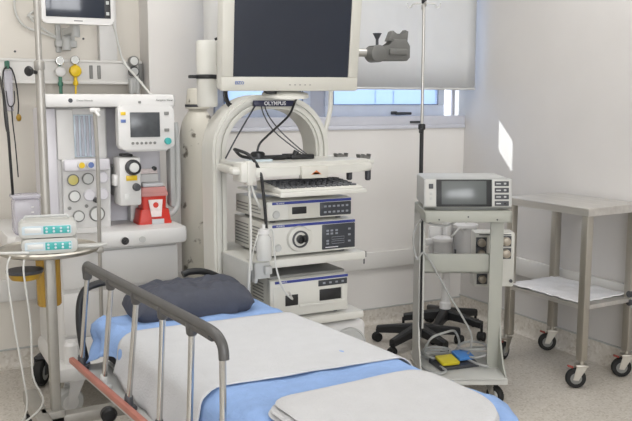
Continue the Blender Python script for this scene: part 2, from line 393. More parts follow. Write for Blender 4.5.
b = MB(); b.tube([(0, -.01, .02), (-.06, -.02, .05), (-.2, -.02, .1), (-.24, -.02, .2), (-.2, -.05, .3), (-.05, -.2, .26)], .006, 8, smooth=6)
b.tube([(0, -.01, .03), (-.1, -.03, .08), (-.17, -.02, .15), (-.1, -.02, .19), (.0, -.2, .2)], .006, 8, smooth=6)
b.tube([(-.18, -.02, .15), (-.1, -.03, .135), (0, -.1, .14)], .006, 8, smooth=6)
b.done('cable_loop', 'tube', ma)
tag(MB((1.03, 4.2, 1.42)).tube([(1.0, 4.02, 1.79), (1.025, 4.05, 1.72), (1.07, 4.1, 1.6), (1.105, 3.95, 1.5), (1.12, 3.8, 1.425)], .006, 8, smooth=6).done('monitor_cable', 'tube', None, loc=(1.03, 4.2, 1.42)), 'pale cable running down from the patient monitor to the anaesthesia machine', 'cable')
for x, z, lb in ((.945, 1.725, 'tiny dark screw plug in the alcove wall right of the monitor bracket'), (.60, 1.65, 'tiny dark screw plug in the alcove wall above the stethoscope')):
    tag(MB().lathe([(.006, 0), (.005, .003), (0, .003)], (0, 0, 0), 'y', n=12).done('wall_plug', 'dgrey', None, loc=(x, YA, z)), lb, 'wall plug')
# stethoscope on its hook
st = thing('stethoscope', 'black stethoscope hanging from a teal hook at the left end of the gas rail', 'stethoscope', (.548, RY, 1.57))
st.scale = (.62, 1, .92)
b = MB(); b.tube([(.0, -.03, -.0), (-.035, -.03, -.03), (-.045, -.03, -.15), (-.035, -.03, -.33), (-.01, -.03, -.36)], .0055, 8, smooth=6)
b.tube([(.0, -.03, 0), (.035, -.03, -.02), (.06, -.032, -.1), (.068, -.035, -.2), (.06, -.035, -.26)], .0055, 8, smooth=6)
b.tube([(-.02, -.03, -.13), (-.01, -.03, -.2), (.015, -.03, -.215), (.04, -.03, -.19), (.042, -.03, -.13)], .004, 8, smooth=6)
b.tube([(.016, -.03, -.215), (.018, -.03, -.3), (.03, -.03, -.42), (.04, -.03, -.60)], .005, 8, smooth=6)
b.done('tubing', 'black', st)
MB().lathe([(.016, 0), (.02, .006), (.02, .012), (.008, .02)], (.062, -.04, -.275), 'y').done('chest_piece', 'ambers', st)
MB().bx(-.018, .018, -.03, 0, -.012, .03, .006).cyl((0, -.045, .03), (0, -.045, -.01), .008).done('hook', 'green', st)
MB().bx(-.03, .035, -.028, -.004, -.24, -.02, .008).done('clear_cover', 'clear', st)

# ------------------------------------------------------------------ anaesthesia machine
AX, AY = .92, 3.52
an = thing('anaesthesia_machine', 'large white anaesthesia machine with flow tubes, gauges and display against the alcove', 'anaesthesia machine', (AX, AY, 0))
def A(): return MB((AX, AY, 0))
b = A(); b.bx(.62, 1.175, 3.62, 4.18, .2, .765, .03, 3); b.bx(.64, 1.17, 3.606, 3.625, .57, .735, .008); b.bx(.64, 1.17, 3.606, 3.625, .36, .555, .008); b.bx(.64, 1.17, 3.606, 3.625, .22, .345, .008)
b.done('cabinet', 'white', an)
wt = A()
poly = [(.42, 4.18), (1.2, 4.18), (1.2, 3.56), (1.185, 3.53), (1.15, 3.52), (.80, 3.535), (.77, 3.56), (.70, 3.575), (.45, 3.575), (.42, 3.6)]
wt.prism(poly, .755, .83, 'z', bev=.015); wt.done('worktop', 'white', an)
A().cyl((.90, 3.545, .787), (.90, 3.513, .787), .017).done('outlet_port', 'chrome', an)
A().cyl((.98, 3.545, .787), (.98, 3.517, .787), .014).done('outlet_port', 'lgrey', an)
b = A(); b.bx(.60, 1.18, 3.66, 4.15, .15, .24, .03, 3); b.done('base', 'white', an)
b = A(); b.prism([(.58, 3.50), (.86, 3.50), (.90, 3.56), (.90, 3.7), (.58, 3.7)], .185, .25, 'z', bev=.014); b.lathe([(.035, .24), (.03, .33), (.018, .345), (0, .345)], (.66, 3.58, 0)); b.done('foot_bar', 'white', an)
def caster(parent, x, y, r, w, a=0, wheel='rubber', fork='chrome', hub='lgrey', top=None, tab=None, name='caster'):
    """fork with a plate on top, wheel and hub below; origin point on the floor"""
    top = top or r*2 + .03
    Rz = Matrix.Rotation(a, 3, 'Z'); f = MB()
    P = lambda px, py, pz: Rz @ Vector((px, py, pz)) + Vector((x, y, 0))
    for s in (-1, 1):
        f.prism([(-r*.32, r*.9), (r*.2, r*.85), (r*1.0, top-.012), (r*.0, top-.012)], s*(w/2+.006)-.0025, s*(w/2+.006)+.0025, 'y', c=(x, y, 0), R=Rz)
    f.box(P(r*.5, 0, top-.01), (r*1.2, w+.02, .012), .003, R=Rz); f.cyl(P(r*.5, 0, top-.01), P(r*.5, 0, top+.012), .011, n=12)
    fo = f.done(name, fork, parent)
    prof = [(r*.5, -w/2), (r*.86, -w/2), (r*.97, -w/2+w*.14), (r, -w*.15), (r, w*.15), (r*.97, w/2-w*.14), (r*.86, w/2), (r*.5, w/2)]
    RY_ = Rz @ Matrix.Rotation(PI/2, 3, 'X')
    MB().lathe(prof, (x, y, r), n=28, R=RY_).done('wheel', wheel, fo)
    MB().lathe([(0, -w/2-.002), (r*.55, -w/2-.001), (r*.62, -w/2+.004), (r*.62, w/2-.004), (r*.55, w/2+.001), (0, w/2+.002)], (x, y, r), n=20, R=RY_).done('hub', hub, fo)
    if tab: MB().box(P(-r*.55, 0, top-.018), (r*.6, w*.6, .010), .004, R=Rz @ Matrix.Rotation(.3, 3, 'Y')).done('brake_tab', tab, fo)
    return fo
caster(an, .645-AX, 3.60-AY, .066, .05, math.radians(12), 'lgrey', 'white', 'white', .175)
caster(an, .60-AX, 4.06-AY, .066, .045, math.radians(60), 'rubber', 'dgrey', 'lgrey', .15)
caster(an, 1.12-AX, 3.72-AY, .066, .045, math.radians(80), 'lgrey', 'white', 'white', .12)
caster(an, 1.12-AX, 4.06-AY, .066, .045, math.radians(60), 'rubber', 'dgrey', 'lgrey', .12)
# upper body
b = A(); b.bx(.64, 1.175, 3.86, 4.1, .82, 1.37, .01); b.bx(.60, .66, 3.70, 3.95, .82, 1.37, .012); b.done('back_panel', 'white2', an)
b = A(); b.prism([(.60, 3.60), (1.165, 3.60), (1.178, 3.62), (1.178, 4.05), (.70, 4.05), (.66, 3.9), (.59, 3.66), (.59, 3.62)], 1.372, 1.43, 'z', bev=.012)
ts = b.done('top_shelf', 'white', an)
MB().lathe([(.0095, 0), (.0095, .002), (.0, .002)], (.705-AX, 3.601-AY, 1.402), 'y').lathe([(.004, .002), (0, .0025)], (.705-AX, 3.6-AY, 1.402), 'y').done('logo_disc', 'ink', ts)
text('Datex-Ohmeda', .011, 'grey', ts, (.765-AX, 3.5985-AY, 1.402))
text('Aespire View', .0145, 'grey', ts, (1.12-AX, 3.5985-AY, 1.404))
A().bx(1.0, 1.012, 3.594, 3.604, 1.389, 1.4, .002).done('latch', 'grey', ts)
b = A(); b.bx(.645, .885, 3.72, 3.9, .83, 1.372, .01); b.bx(.66, .735, 3.70, 3.74, 1.14, 1.365, .008); b.bx(.83, .875, 3.70, 3.74, 1.14, 1.365, .008); fc = b.done('flow_column', 'white', an)
A().bx(.735, .83, 3.712, 3.722, 1.15, 1.34, .003).done('tube_backing', 'lcd', fc)
for i in range(4): A().cyl((.75+i*.022, 3.706, 1.155), (.75+i*.022, 3.706, 1.335), .007, n=10).done('flow_tube', 'clear', fc)
gp = A(); gp.prism([(3.70, .82), (3.685, 1.10), (3.67, 1.14), (3.74, 1.15), (3.9, 1.15), (3.9, .82)], .675, .885, 'x', bev=.008)
gpo = gp.done('gauge_panel', 'white', an)
gh = A(); gh.bx(.678, .882, 3.66, 3.70, 1.09, 1.145, .012); gh.done('panel_header', 'white2', gpo)
for x, m in ((.752, 'yellow'), (.792, 'bink')):
    A().lathe([(.017, 0), (.019, .004), (.016, .018), (0, .018)], (x, 3.662, 1.118), 'y').done('flow_knob', 'white', gpo)
    A().lathe([(.013, 0), (0, .001)], (x, 3.643, 1.118), 'y').done('knob_face', m, gpo)
for x, z, r, m in ((.718, 1.052, .025, 'dialy'), (.783, 1.055, .025, 'lgrey'), (.848, 1.058, .025, 'white2'), (.722, .978, .025, 'dial'), (.788, .98, .025, 'white2'), (.848, .982, .025, 'white2'), (.738, .887, .025, 'dial'), (.82, .892, .033, 'dial')):
    y = 3.697 - (z-.82)*.045
    A().lathe([(r, 0), (r*1.06, .003), (r*1.06, .012), (r*.9, .016), (r*.88, .013)], (x, y, z), 'y').done('gauge', 'grey' if m != 'white2' else 'white2', gpo)
    A().lathe([(r*.87, .0), (0, .001)], (x, y-.0135, z), 'y').done('gauge_face', m, gpo)
A().lathe([(.012, 0), (.012, .03), (.0, .034)], (.815, 3.685, .957), 'y').done('selector_knob', 'black', gpo)
for x, z in ((.70, .925), (.775, .93), (.70, .875)): A().lathe([(.008, 0), (.008, .008), (0, .009)], (x, 3.697, z), 'y').done('screw_knob', 'grey', gpo)
# display head
dp = A(); dp.prism(rrect(.255, .195, .018, 5, 1.03, 1.283), 3.58, 3.63, 'y', bev=.01); dp.prism([(.92, 1.192), (1.14, 1.192), (1.12, 1.175), (.94, 1.175)], 3.585, 3.62, 'y', bev=.003); dp.bx(.98, 1.08, 3.63, 3.87, 1.25, 1.33, .01)
do = dp.done('display', 'white', an)
A().bx(.955, 1.09, 3.575, 3.58, 1.24, 1.35, .002).done('screen', 'screens', do)
for i in range(6): A().lathe([(.0065, 0), (.006, .004), (0, .004)], (.965+i*.02, 3.58, 1.213), 'y').done('key', 'grey', do)
A().lathe([(.016, 0), (.015, .012), (0, .013)], (1.125, 3.58, 1.22), 'y').done('rotary_knob', 'teal', do)
for x, z, m in ((.925, 1.345, 'yellow'), (.925, 1.312, 'bink'), (1.122, 1.345, 'grey'), (1.122, 1.27, 'grey')): A().bx(x-.011, x+.011, 3.576, 3.58, z-.007, z+.007, .001).done('soft_key', m, do)
vp = A(); vp.bx(.905, 1.005, 3.60, 3.72, .93, 1.15, .012); vp.bx(.915, .995, 3.72, 3.87, .96, 1.1, .01); vp.bx(.888, .91, 3.63, 3.68, 1.02, 1.07, .004); vo = vp.done('vaporiser', 'white', an)
A().bx(.93, .975, 3.62, 3.70, 1.15, 1.163, .005).done('lock_lever', 'black', vo)
A().lathe([(.034, 0), (.036, .008), (.033, .03), (.02, .032)], (.965, 3.60, 1.105), 'y').done('dial_ring', 'black', vo)
A().lathe([(.023, 0), (.02, .006), (0, .007)], (.965, 3.57, 1.105), 'y').done('dial_cap', 'dial', vo)
A().bx(.935, .985, 3.595, 3.6, 1.045, 1.068, .001).done('agent_band', 'yellow', vo)
A().lathe([(.018, 0), (.016, .02), (0, .022)], (.98, 3.60, 1.015), 'y').done('filler_cap', 'dgrey', vo)
A().bx(.925, .95, 3.596, 3.6, .955, .985, .001).done('agent_band', 'dial', vo)
b = A(); b.bx(1.165, 1.195, 3.68, 3.75, .90, 1.35, .014); b.tube([(1.2, 3.70, 1.30), (1.206, 3.695, 1.2), (1.206, 3.695, .95), (1.19, 3.69, .89), (1.16, 3.70, .865)], .014, 12, smooth=5); b.done('side_post', 'lgrey', an)
# breathing bag arm, a slim rod
b = A(); b.tube([(.775, 3.46, 1.355), (.78, 3.46, 1.1), (.775, 3.46, .80), (.77, 3.45, .45)], .0085, 10, smooth=3); b.bx(.76, .79, 3.45, 3.7, .755, .78, .004); ao = b.done('bag_arm', 'poles', an)
A().bx(.752, .798, 3.445, 3.475, 1.352, 1.372, .008).cyl((.775, 3.45, 1.36), (.785, 3.42, 1.335), .007).done('arm_head', 'white', ao)

# small block with probes standing on the worktop
cb = thing('hook_block', 'small white block with pink top row and black knobs behind the sharps bin', 'equipment block', (1.07, 3.815, .83))
MB().bx(-.07, .07, -.03, .03, 0, .225, .006).done('body', 'white', cb)
MB().bx(-.065, .065, -.032, -.02, .226, .25, .003).done('pink_strip', 'paper', cb)
for x in (-.06, .05): MB().lathe([(.01, 0), (.01, .02), (0, .022)], (x, -.02, .25), 'y').done('knob', 'black', cb)
# sharps bin
sb = thing('sharps_container', 'red plastic sharps bin with pink lid standing on the anaesthesia worktop', 'sharps bin', (1.085, 3.72, .83))
b = MB()
def taper(m, w0, d0, w1, d1, z0, z1, r=.012):
    A_ = [m.b.verts.new((x, y, z0)) for x, y in rrect(w0, d0, r, 3)]; B_ = [m.b.verts.new((x, y, z1)) for x, y in rrect(w1, d1, r, 3)]
    n = len(A_); m.b.faces.new(A_[::-1]); m.b.faces.new(B_)
    for i in range(n): m.b.faces.new((A_[i], A_[(i+1) % n], B_[(i+1) % n], B_[i]))
taper(b, .105, .085, .118, .095, .0, .13); taper(b, .158, .11, .136, .104, .0, .068); taper(b, .16, .112, .16, .112, 0, .012); b.done('bin', 'red', sb, angle=25)
b = MB(); taper(b, .132, .105, .132, .105, .13, .148); taper(b, .128, .1, .115, .085, .148, .172); b.done('lid', 'redc', sb, angle=25)
MB().bx(-.05, .05, -.035, .035, .172, .19, .006).done('lid_flap', 'sheetw', sb)
MB().prism([(-.034, .115), (.034, .115), (.026, .035), (-.02, .035)], -.062, -.056, 'y').done('label', 'paper', sb)
MB().bx(-.02, .038, -.066, -.06, .0, .024, .001).done('label', 'sheetw', sb)
for r_, z_ in ((.0085, .09),): MB().lathe([(.013, 0), (.013, .001), (.010, .001)], (0, -.0625, z_), 'y').done('mark', 'red', sb)
# clear canister on left of worktop
cc = thing('suction_canister', 'clear square suction canister standing on the left end of the worktop', 'canister', (.505, 3.66, .83))
b = MB(); b.bx(-.05, .06, -.05, .05, 0, .155, .014); b.done('jar', 'clear', cc)
MB().bx(-.054, .064, -.054, .054, .155, .172, .006).done('lid', 'clear', cc)
for i in range(5): MB().bx(.02, .03, -.0525, -.05, .03+i*.022, .034+i*.022, .0005).done('scale_mark', 'white', cc)
b = MB(); b.tube([(-.045, 0, .17), (-.05, -.02, .28), (-.052, -.0, .45), (-.05, .1, .6), (-.04, .3, .68)], .006, 8, smooth=6); b.done('hose', 'black', cc)

# ------------------------------------------------------------------ gas cylinder
gc = thing('gas_cylinder', 'tall scuffed white gas cylinder standing between anaesthesia machine and endoscopy tower', 'gas cylinder', (1.35, 3.80, 0))
r = .092
MB().lathe([(r-.01, 0), (r, .015), (r, 1.20), (r*.97, 1.25), (r*.86, 1.295), (r*.66, 1.33), (.045, 1.352), (.045, 1.37)], (0, 0, 0), n=36).done('body', 'scuff', gc)
MB().lathe([(.052, 1.36), (.06, 1.364), (.057, 1.385), (.05, 1.45), (.045, 1.46), (0, 1.465)], n=24).done('valve_guard', 'scuff', gc)
MB().lathe([(.061, 1.372), (.0625, 1.378), (.061, 1.384)], n=24).done('collar_band', 'dgrey', gc)

# ------------------------------------------------------------------ endoscopy tower
TX, TY = 1.53, 2.95
tw = thing('endoscopy_tower', 'cream wheeled endoscopy tower with arched back frame and shelves', 'equipment trolley', (TX, TY, 0))
def T(): return MB((TX, TY, 0))
# arch: ribbed flat hoop
def arch(m, xo0, xo1, zt, th, y0, y1, zb, rc, n=10):
    def pts(i):
        a, b_, t = xo0+i, xo1-i, zt-i; r_ = max(.02, rc-i)
        P = [(a, zb)] + [(a+r_-r_*math.cos(PI/2*k/n), t-r_+r_*math.sin(PI/2*k/n)) for k in range(n+1)]
        return P + [(b_-r_+r_*math.sin(PI/2*k/n), t-r_+r_*math.cos(PI/2*k/n)) for k in range(n+1)] + [(b_, zb)]
    O, I = pts(0), pts(th); N = len(O)
    q = [[m.b.verts.new(Vector((p[0], y, p[1])) - m.o) for p in L] for y in (y0, y1) for L in (O, I)]
    of, inf, ob, ib = q
    for i in range(N-1):
        for a, b_ in ((of, inf), (ob, of), (inf, ib), (ib, ob)): m.b.faces.new((a[i], a[i+1], b_[i+1], b_[i]))
    for i in (0, N-1): m.b.faces.new((of[i], inf[i], ib[i], ob[i]))
b = T(); arch(b, 1.205, 1.76, 1.427, .062, 3.22, 3.35, .149, .24); arch(b, 1.216, 1.749, 1.416, .014, 3.207, 3.222, .149, .23); arch(b, 1.243, 1.722, 1.389, .014, 3.207, 3.222, .149, .20)
ar = b.done('arch_frame', 'cream', tw, angle=50)
np_ = T(); np_.bx(1.385, 1.575, 3.185, 3.208, 1.377, 1.402, .002); npo = np_.done('name_plate', 'navy', tw)
text('OLYMPUS', .0235, 'wink', npo, (1.48-TX, 3.1842-TY, 1.3895), bold=.0004)
T().bx(1.205, 1.77, 2.98, 3.48, .09, .15, .02).done('base_plate', 'cream', tw)
T().bx(1.225, 1.785, 2.935, 3.40, .465, .50, .01).done('shelf', 'cream', tw)
for x in (1.26, 1.745):
    for y in (3.02, 3.44): caster(tw, x-TX, y-TY, .045, .035, .7, 'dgrey', 'grey', 'lgrey', .09)
b = T(); b.bx(1.24, 1.785, 2.925, 3.42, .728, .762, .006); b.done('shelf', 'cream', tw)
b = T(); b.bx(1.235, 1.25, 2.93, 3.2, .60, .76, .003); b.bx(1.255, 1.325, 2.905, 2.918, .695, .762, .004); b.bx(1.255, 1.27, 2.905, 3.0, .68, .762, .004); b.bx(1.295, 1.325, 2.885, 2.912, .715, .748, .003); b.done('hook_bracket', 'lgrey', tw)
T().bx(1.782, 1.79, 2.93, 2.942, .735, .76, .001).done('shelf_stop', 'dgrey', tw)
# worktop with curved front
wp = T()
front = [(1.22+.60*k/12, 2.885 + .055*((k/12-.42)/.58)**2) for k in range(13)]
wp.prism(front + [(1.85, 3.0), (1.86, 3.10), (1.80, 3.24), (1.22, 3.24)], 1.105, 1.14, 'z', bev=.012)
wp.prism([(x, y+.03) for x, y in front] + [(1.79, 3.22), (1.235, 3.22)], 1.138, 1.155, 'z', bev=.006)
wto = wp.done('worktop', 'cream', tw)
b = T(); b.bx(1.45, 1.57, 2.868, 2.9, 1.092, 1.142, .006); b.done('catch_block', 'creamd', wto)
T().prism([(1.49, 1.108), (1.515, 1.125), (1.535, 1.108)], 2.866, 2.8685, 'y').bx(1.50, 1.525, 2.866, 2.8685, 1.108, 1.116, 0).done('warning_mark', 'orange', wto)
b = T(); b.bx(1.165, 1.21, 2.90, 2.95, 1.115, 1.145, .012); b.bx(1.195, 1.26, 2.885, 2.98, 1.085, 1.165, .01); b.bx(1.22, 1.245, 2.88, 2.93, 1.075, 1.17, .006); b.done('side_handle', 'cream', tw)
b = T(); b.prism([(1.78, 3.0), (1.88, 3.02), (1.90, 3.06), (1.87, 3.10), (1.78, 3.12)], 1.125, 1.145, 'z', bev=.006); so_ = b.done('scope_holder_plate', 'cream', tw)
for x, y, z in ((1.775, 3.13, 1.15), (1.85, 3.06, 1.148)):
    c = MB(); c.prism([(-.036, .025), (-.03, .012), (-.02, .01), (-.004, .024), (.012, .012), (.03, .008), (.036, .025), (.042, .024), (.036, 0), (-.034, -.002), (-.042, .022)], -.02, .02, 'y', bev=.002)
    c.done('scope_clip', 'clampg', tw, loc=(x-TX, y-TY, z)).scale = (.72, .8, .85)
for x, y in ((1.79, 3.08), (1.855, 3.03)): T().lathe([(.008, -.07), (.013, -.065), (.013, -.015), (.01, 0)], (x, y, 1.125)).done('hanger_stub', 'dgrey', tw)
# keyboard tray
kt = T(); kt.prism([(1.33, 2.82), (1.72, 2.82), (1.74, 3.18), (1.30, 3.18)], 1.03, 1.04, 'z', bev=.003)
kt.bx(1.33, 1.72, 2.815, 2.83, 1.028, 1.046, .004); kt.done('keyboard_tray', 'cream', tw)
kb = thing('keyboard', 'white keyboard with grey keys lying on the pull-out tray of the endoscopy tower', 'keyboard', (1.525, 2.945, 1.0405), 0)
Rk = None
MB().prism([(-.113, 0), (.12, 0), (.12, .034), (-.105, .014), (-.113, .01)], -.187, .187, 'x', bev=.004).done('case', 'cream', kb)
k = MB(); random.seed(3)
for row in range(5):
    x = -.175
    while x < .165:
        wd = random.choice((.026, .026, .026, .036)) if row < 4 else random.choice((.03, .1))
        wd = min(wd, .175 - x)
        k.box((x+wd/2+.001, -.07+row*.036, .0195+row*.0032), (wd-.0055, .0275, .008), .002, 1); x += wd
k.done('keycaps', 'pad', kb)
# units on the shelves
def unit(name, label, x0, x1, z0, z1, depth=.34, body='cream'):
    t = thing(name, label, 'endoscopy unit', ((x0+x1)/2, 2.95, z0))
    w_, h_ = x1-x0, z1-z0
    b = MB(); b.bx(-w_/2, w_/2, .012, depth, .012, h_, .006); b.bx(-w_/2-.002, w_/2+.002, 0, .03, .010, h_-.002, .006)
    b.done('housing', body, t)
    for sx in (-1, 1):
        for sy in (.04, depth-.04): MB().cyl((sx*(w_/2-.04), sy, 0), (sx*(w_/2-.04), sy, .014), .012, n=12).done('foot', 'dgrey', t)
    v = MB()
    for i in range(max(3, int(h_/.016))):
        z = .03+i*.014
        if z > h_-.025: break
        for y0, y1 in ((.07, .18), (.2, depth-.02)): v.bx(-w_/2-.0015, -w_/2+.002, y0, y1, z, z+.005, 0)
    v.done('vent_slots', 'grey', t)
    MB().bx(-w_/2+.02, w_/2+.001, -.0025, .012, h_-.017, h_-.006, .001).done('blue_band', 'blueband', t)
    text('OLYMPUS', .0085, 'wink', t, (-w_/2+.055, -.0035, h_-.0115), ext=.0004)
    return t, w_, h_
ls, w_, h_ = unit('light_source', 'slim cream endoscopy light source directly under the keyboard tray', 1.335, 1.722, .908, 1.0)
MB().bx(.045, w_/2+.001, -.004, .012, .016, h_-.019, .004).done('control_panel', 'panel', ls)
MB().bx(-.085, -.018, -.003, .002, .032, .062, .002).done('socket', 'black', ls)
MB().bx(-.1, .04, -.0015, .002, .014, h_-.019, .001).done('beige_plate', 'creamd', ls)
MB().lathe([(.017, 0), (.015, .004), (.013, .003), (0, .003)], (-.155, 0, .035), 'y').done('power_button', 'lgrey', ls)
for i in range(6):
    for j in range(2): MB().bx(.062+i*.021, .074+i*.021, -.0055, -.0035, .028+j*.024, .036+j*.024, .0005).done('panel_key', 'btn', ls)
vpz, w_, h_ = unit('video_processor', 'tall white video processor with round scope socket on the middle shelf', 1.335, 1.742, .7625, .906, .36)
MB().bx(.045, w_/2+.001, -.004, .012, .018, h_-.019, .004).done('control_panel', 'panel', vpz)
sk = MB(); sk.lathe([(.055, 0), (.05, .012), (.038, .016)], (-.065, 0, .075), 'y', n=28); sk.box((-.045, -.008, .08), (.07, .014, .06), .007, 3); sko = sk.done('scope_socket', 'cream', vpz)
MB().lathe([(.036, 0), (.036, .018), (.03, .02), (.028, .006), (0, .006)], (-.065, -.004, .075), 'y').done('socket_ring', 'dgrey', sko)
MB().lathe([(.018, 0), (.018, .018), (.012, .02), (.011, .01), (0, .01)], (-.065, -.008, .075), 'y').bx(-.055, -.03, -.02, -.004, .06, .09, .004).done('socket_core', 'black', sko)
MB().lathe([(.016, 0), (.014, .004), (.012, .003), (0, .003)], (-.158, 0, .043), 'y').done('power_button', 'lgrey', vpz)
for x, z in ((.07, .098), (.09, .098), (.113, .098), (.07, .085), (.09, .085), (.113, .085), (.175, .1), (.175, .075), (.175, .048), (.07, .055), (.07, .043)): MB().bx(x-.006, x+.006, -.0055, -.0035, z-.004, z+.004, .0005).done('panel_key', 'btn', vpz)
for z in (.048, .066): MB().tube([(.09, -.0045, z-.006), (.15, -.0045, z-.006), (.15, -.0045, z+.004), (.09, -.0045, z+.004)], .001, 5, closed=True).done('key_outline', 'btn', vpz)
MB().bx(.06, .12, -.0055, -.0035, .026, .029, .0003).done('model_line', 'wink', vpz)
lu, w_, h_ = unit('insufflation_unit', 'cream low endoscopy unit with two dark recesses on the lowest tower shelf', 1.345, 1.708, .501, .672, .33)
MB().bx(.04, w_/2-.003, -.003, .012, h_-.047, h_-.021, .002).done('control_panel', 'panel', lu)
for i in range(4): MB().bx(.06+i*.03, .072+i*.03, -.0045, -.0025, h_-.038, h_-.03, .0005).done('panel_key', 'btn', lu)
MB().bx(.045, .15, -.002, .01, h_-.11, h_-.06, .003).done('recess', 'black', lu); MB().bx(-.115, -.055, -.002, .01, h_-.115, h_-.068, .003).done('recess', 'black', lu)
b = MB(); b.bx(-.05, .165, -.006, .0, h_-.126, h_-.113, .003); b.bx(.15, .165, -.006, 0, h_-.115, h_-.055, .003); b.bx(-.17, -.12, -.003, 0, .02, h_-.03, .003); b.done('front_frame', 'cream', lu)
b = MB(); b.bx(-w_/2+.004, w_/2-.004, .02, .32, h_-.001, h_+.012, .002); b.done('top_cover', 'grey', lu)
fp = thing('flushing_pump', 'white pump unit with round grey cover at the foot of the endoscopy tower', 'pump', (1.70, 2.96, .15))
b = MB(); b.bx(-.15, .115, 0, .3, .0, .30, .03, 4); b.done('housing', 'white', fp)
MB().lathe([(.085, 0), (.085, .012), (.078, .016), (.076, .012), (0, .012)], (.02, .002, .19), 'y', n=36).done('round_cover', 'lgrey', fp)
b = MB(); b.tube([(-.035, -.013, .185), (-.02, -.013, .2), (-.012, -.013, .18), (.0, -.013, .19), (.008, -.013, .2), (.015, -.013, .183), (.03, -.013, .2), (.035, -.013, .185), (.06, -.013, .193), (.075, -.013, .2)], .0025, 6, smooth=4); b.done('script_mark', 'bink', fp)
for x in (-.11, -.075): MB().lathe([(.015, 0), (.013, .012), (0, .013)], (x, 0, .235), 'y').done('knob', 'grey', fp)
# black endoscope connector lying on the worktop
ec = thing('camera_head', 'black camera head and cable lying on the worktop under the arch', 'camera', (1.43, 3.08, 1.155))
b = MB(); b.lathe([(.0, .038), (.022, .036), (.03, .03), (.032, 0)], (-.07, .02, 0)); b.bx(-.11, .05, -.01, .03, 0, .02, .008); b.done('housing', 'black', ec)
b = MB(); b.cyl((.04, .01, .013), (.12, .005, .013), .012); b.bx(.07, .18, -.015, .02, .0, .02, .005); b.cyl((.09, .0, .013), (.1, .0, .035), .012); b.done('handpiece', 'black', ec)
MB().prism(rrect(.11, .03, .01), 0, .008, 'z', c=(-.09, -.045, 0)).done('wipe', 'lcd', ec)
b = MB(); b.tube([(-.10, .01, .012), (-.15, .0, .02), (-.185, -.02, .045), (-.20, -.06, .052), (-.165, -.12, .03), (-.145, -.172, -.03), (-.135, -.175, -.1), (-.125, -.175, -.2), (-.12, -.175, -.28)], .0065, 10, smooth=6); b.done('cable', 'black', ec)
def cable(name, label, pts, r, m, smooth=6, cat='cable', group=None):
    o = Vector(pts[0]); return tag(MB(o).tube(pts, r, 8, smooth=smooth).done(name, m, None, loc=o), label, cat, group)
cable('video_cable', 'black cable falling from the monitor to the camera head on the worktop', [(1.585, 3.12, 1.47), (1.56, 3.15, 1.40), (1.52, 3.13, 1.34), (1.44, 3.11, 1.28), (1.375, 3.10, 1.23), (1.36, 3.1, 1.20), (1.36, 3.1, 1.19)], .005, 'black')
cable('power_lead', 'thin dark cable slanting left from the name plate under the arch', [(1.405, 3.20, 1.395), (1.37, 3.19, 1.35), (1.30, 3.18, 1.25), (1.24, 3.16, 1.163)], .0035, 'dgrey', cat='cable')
cable('signal_lead', 'thin dark cable under the arch, left of the two hanging to the right', [(1.42, 3.20, 1.395), (1.43, 3.19, 1.34), (1.47, 3.17, 1.27), (1.55, 3.14, 1.2), (1.60, 3.12, 1.165)], .003, 'dgrey', cat='cable')
cable('signal_lead', 'thin dark cable under the arch, right of the two hanging to the right', [(1.435, 3.20, 1.395), (1.45, 3.19, 1.34), (1.5, 3.17, 1.27), (1.57, 3.14, 1.2), (1.61, 3.12, 1.165)], .003, 'dgrey', cat='cable')
# big display
dm = thing('medical_display', 'large beige framed medical display with black screen on top of the endoscopy tower', 'monitor', (1.472, 3.04, 1.444), 0)
dm.rotation_euler = (math.radians(8), math.radians(-.3), math.radians(-6))
Wd, Hd = .592, .44
b = MB(); b.prism(rrect(Wd, Hd, .012, 4, 0, Hd/2), -.03, .03, 'y', bev=.006); b.prism(rrect(.46, .34, .02, 4, 0, Hd/2), .03, .075, 'y', bev=.01); b.done('housing', 'cream', dm)
fr = MB()
for x0, x1, z0, z1 in ((-Wd/2+.002, Wd/2-.002, .002, .058), (-Wd/2+.002, Wd/2-.002, Hd-.045, Hd-.002), (-Wd/2+.002, -Wd/2+.05, .058, Hd-.045), (Wd/2-.045, Wd/2-.002, .058, Hd-.045)): fr.bx(x0, x1, -.04, -.03, z0, z1, .003)
fr.done('bezel', 'creamd', dm)
MB().bx(-Wd/2+.05, Wd/2-.045, -.034, -.03, .058, Hd-.045, 0).done('screen', 'screen', dm)
text('EIZO', .017, 'bink', dm, (-.22, -.0415, .034), bold=.0005)
for i in range(5): MB().bx(-.01+i*.022, -.004+i*.022, -.042, -.04, .025, .029, .0005).done('key', 'grey', dm)
b = MB(); b.lathe([(.10, -.028), (.095, -.016), (.06, -.008), (.03, 0), (.03, .02)], (0, .03, .0)); b.bx(-.04, .04, .02, .06, .0, .2, .01); b.done('stand', 'cream', dm)
MB().bx(-.10, -.055, -.02, .02, -.012, .0, .002).done('cable_entry', 'black', dm)
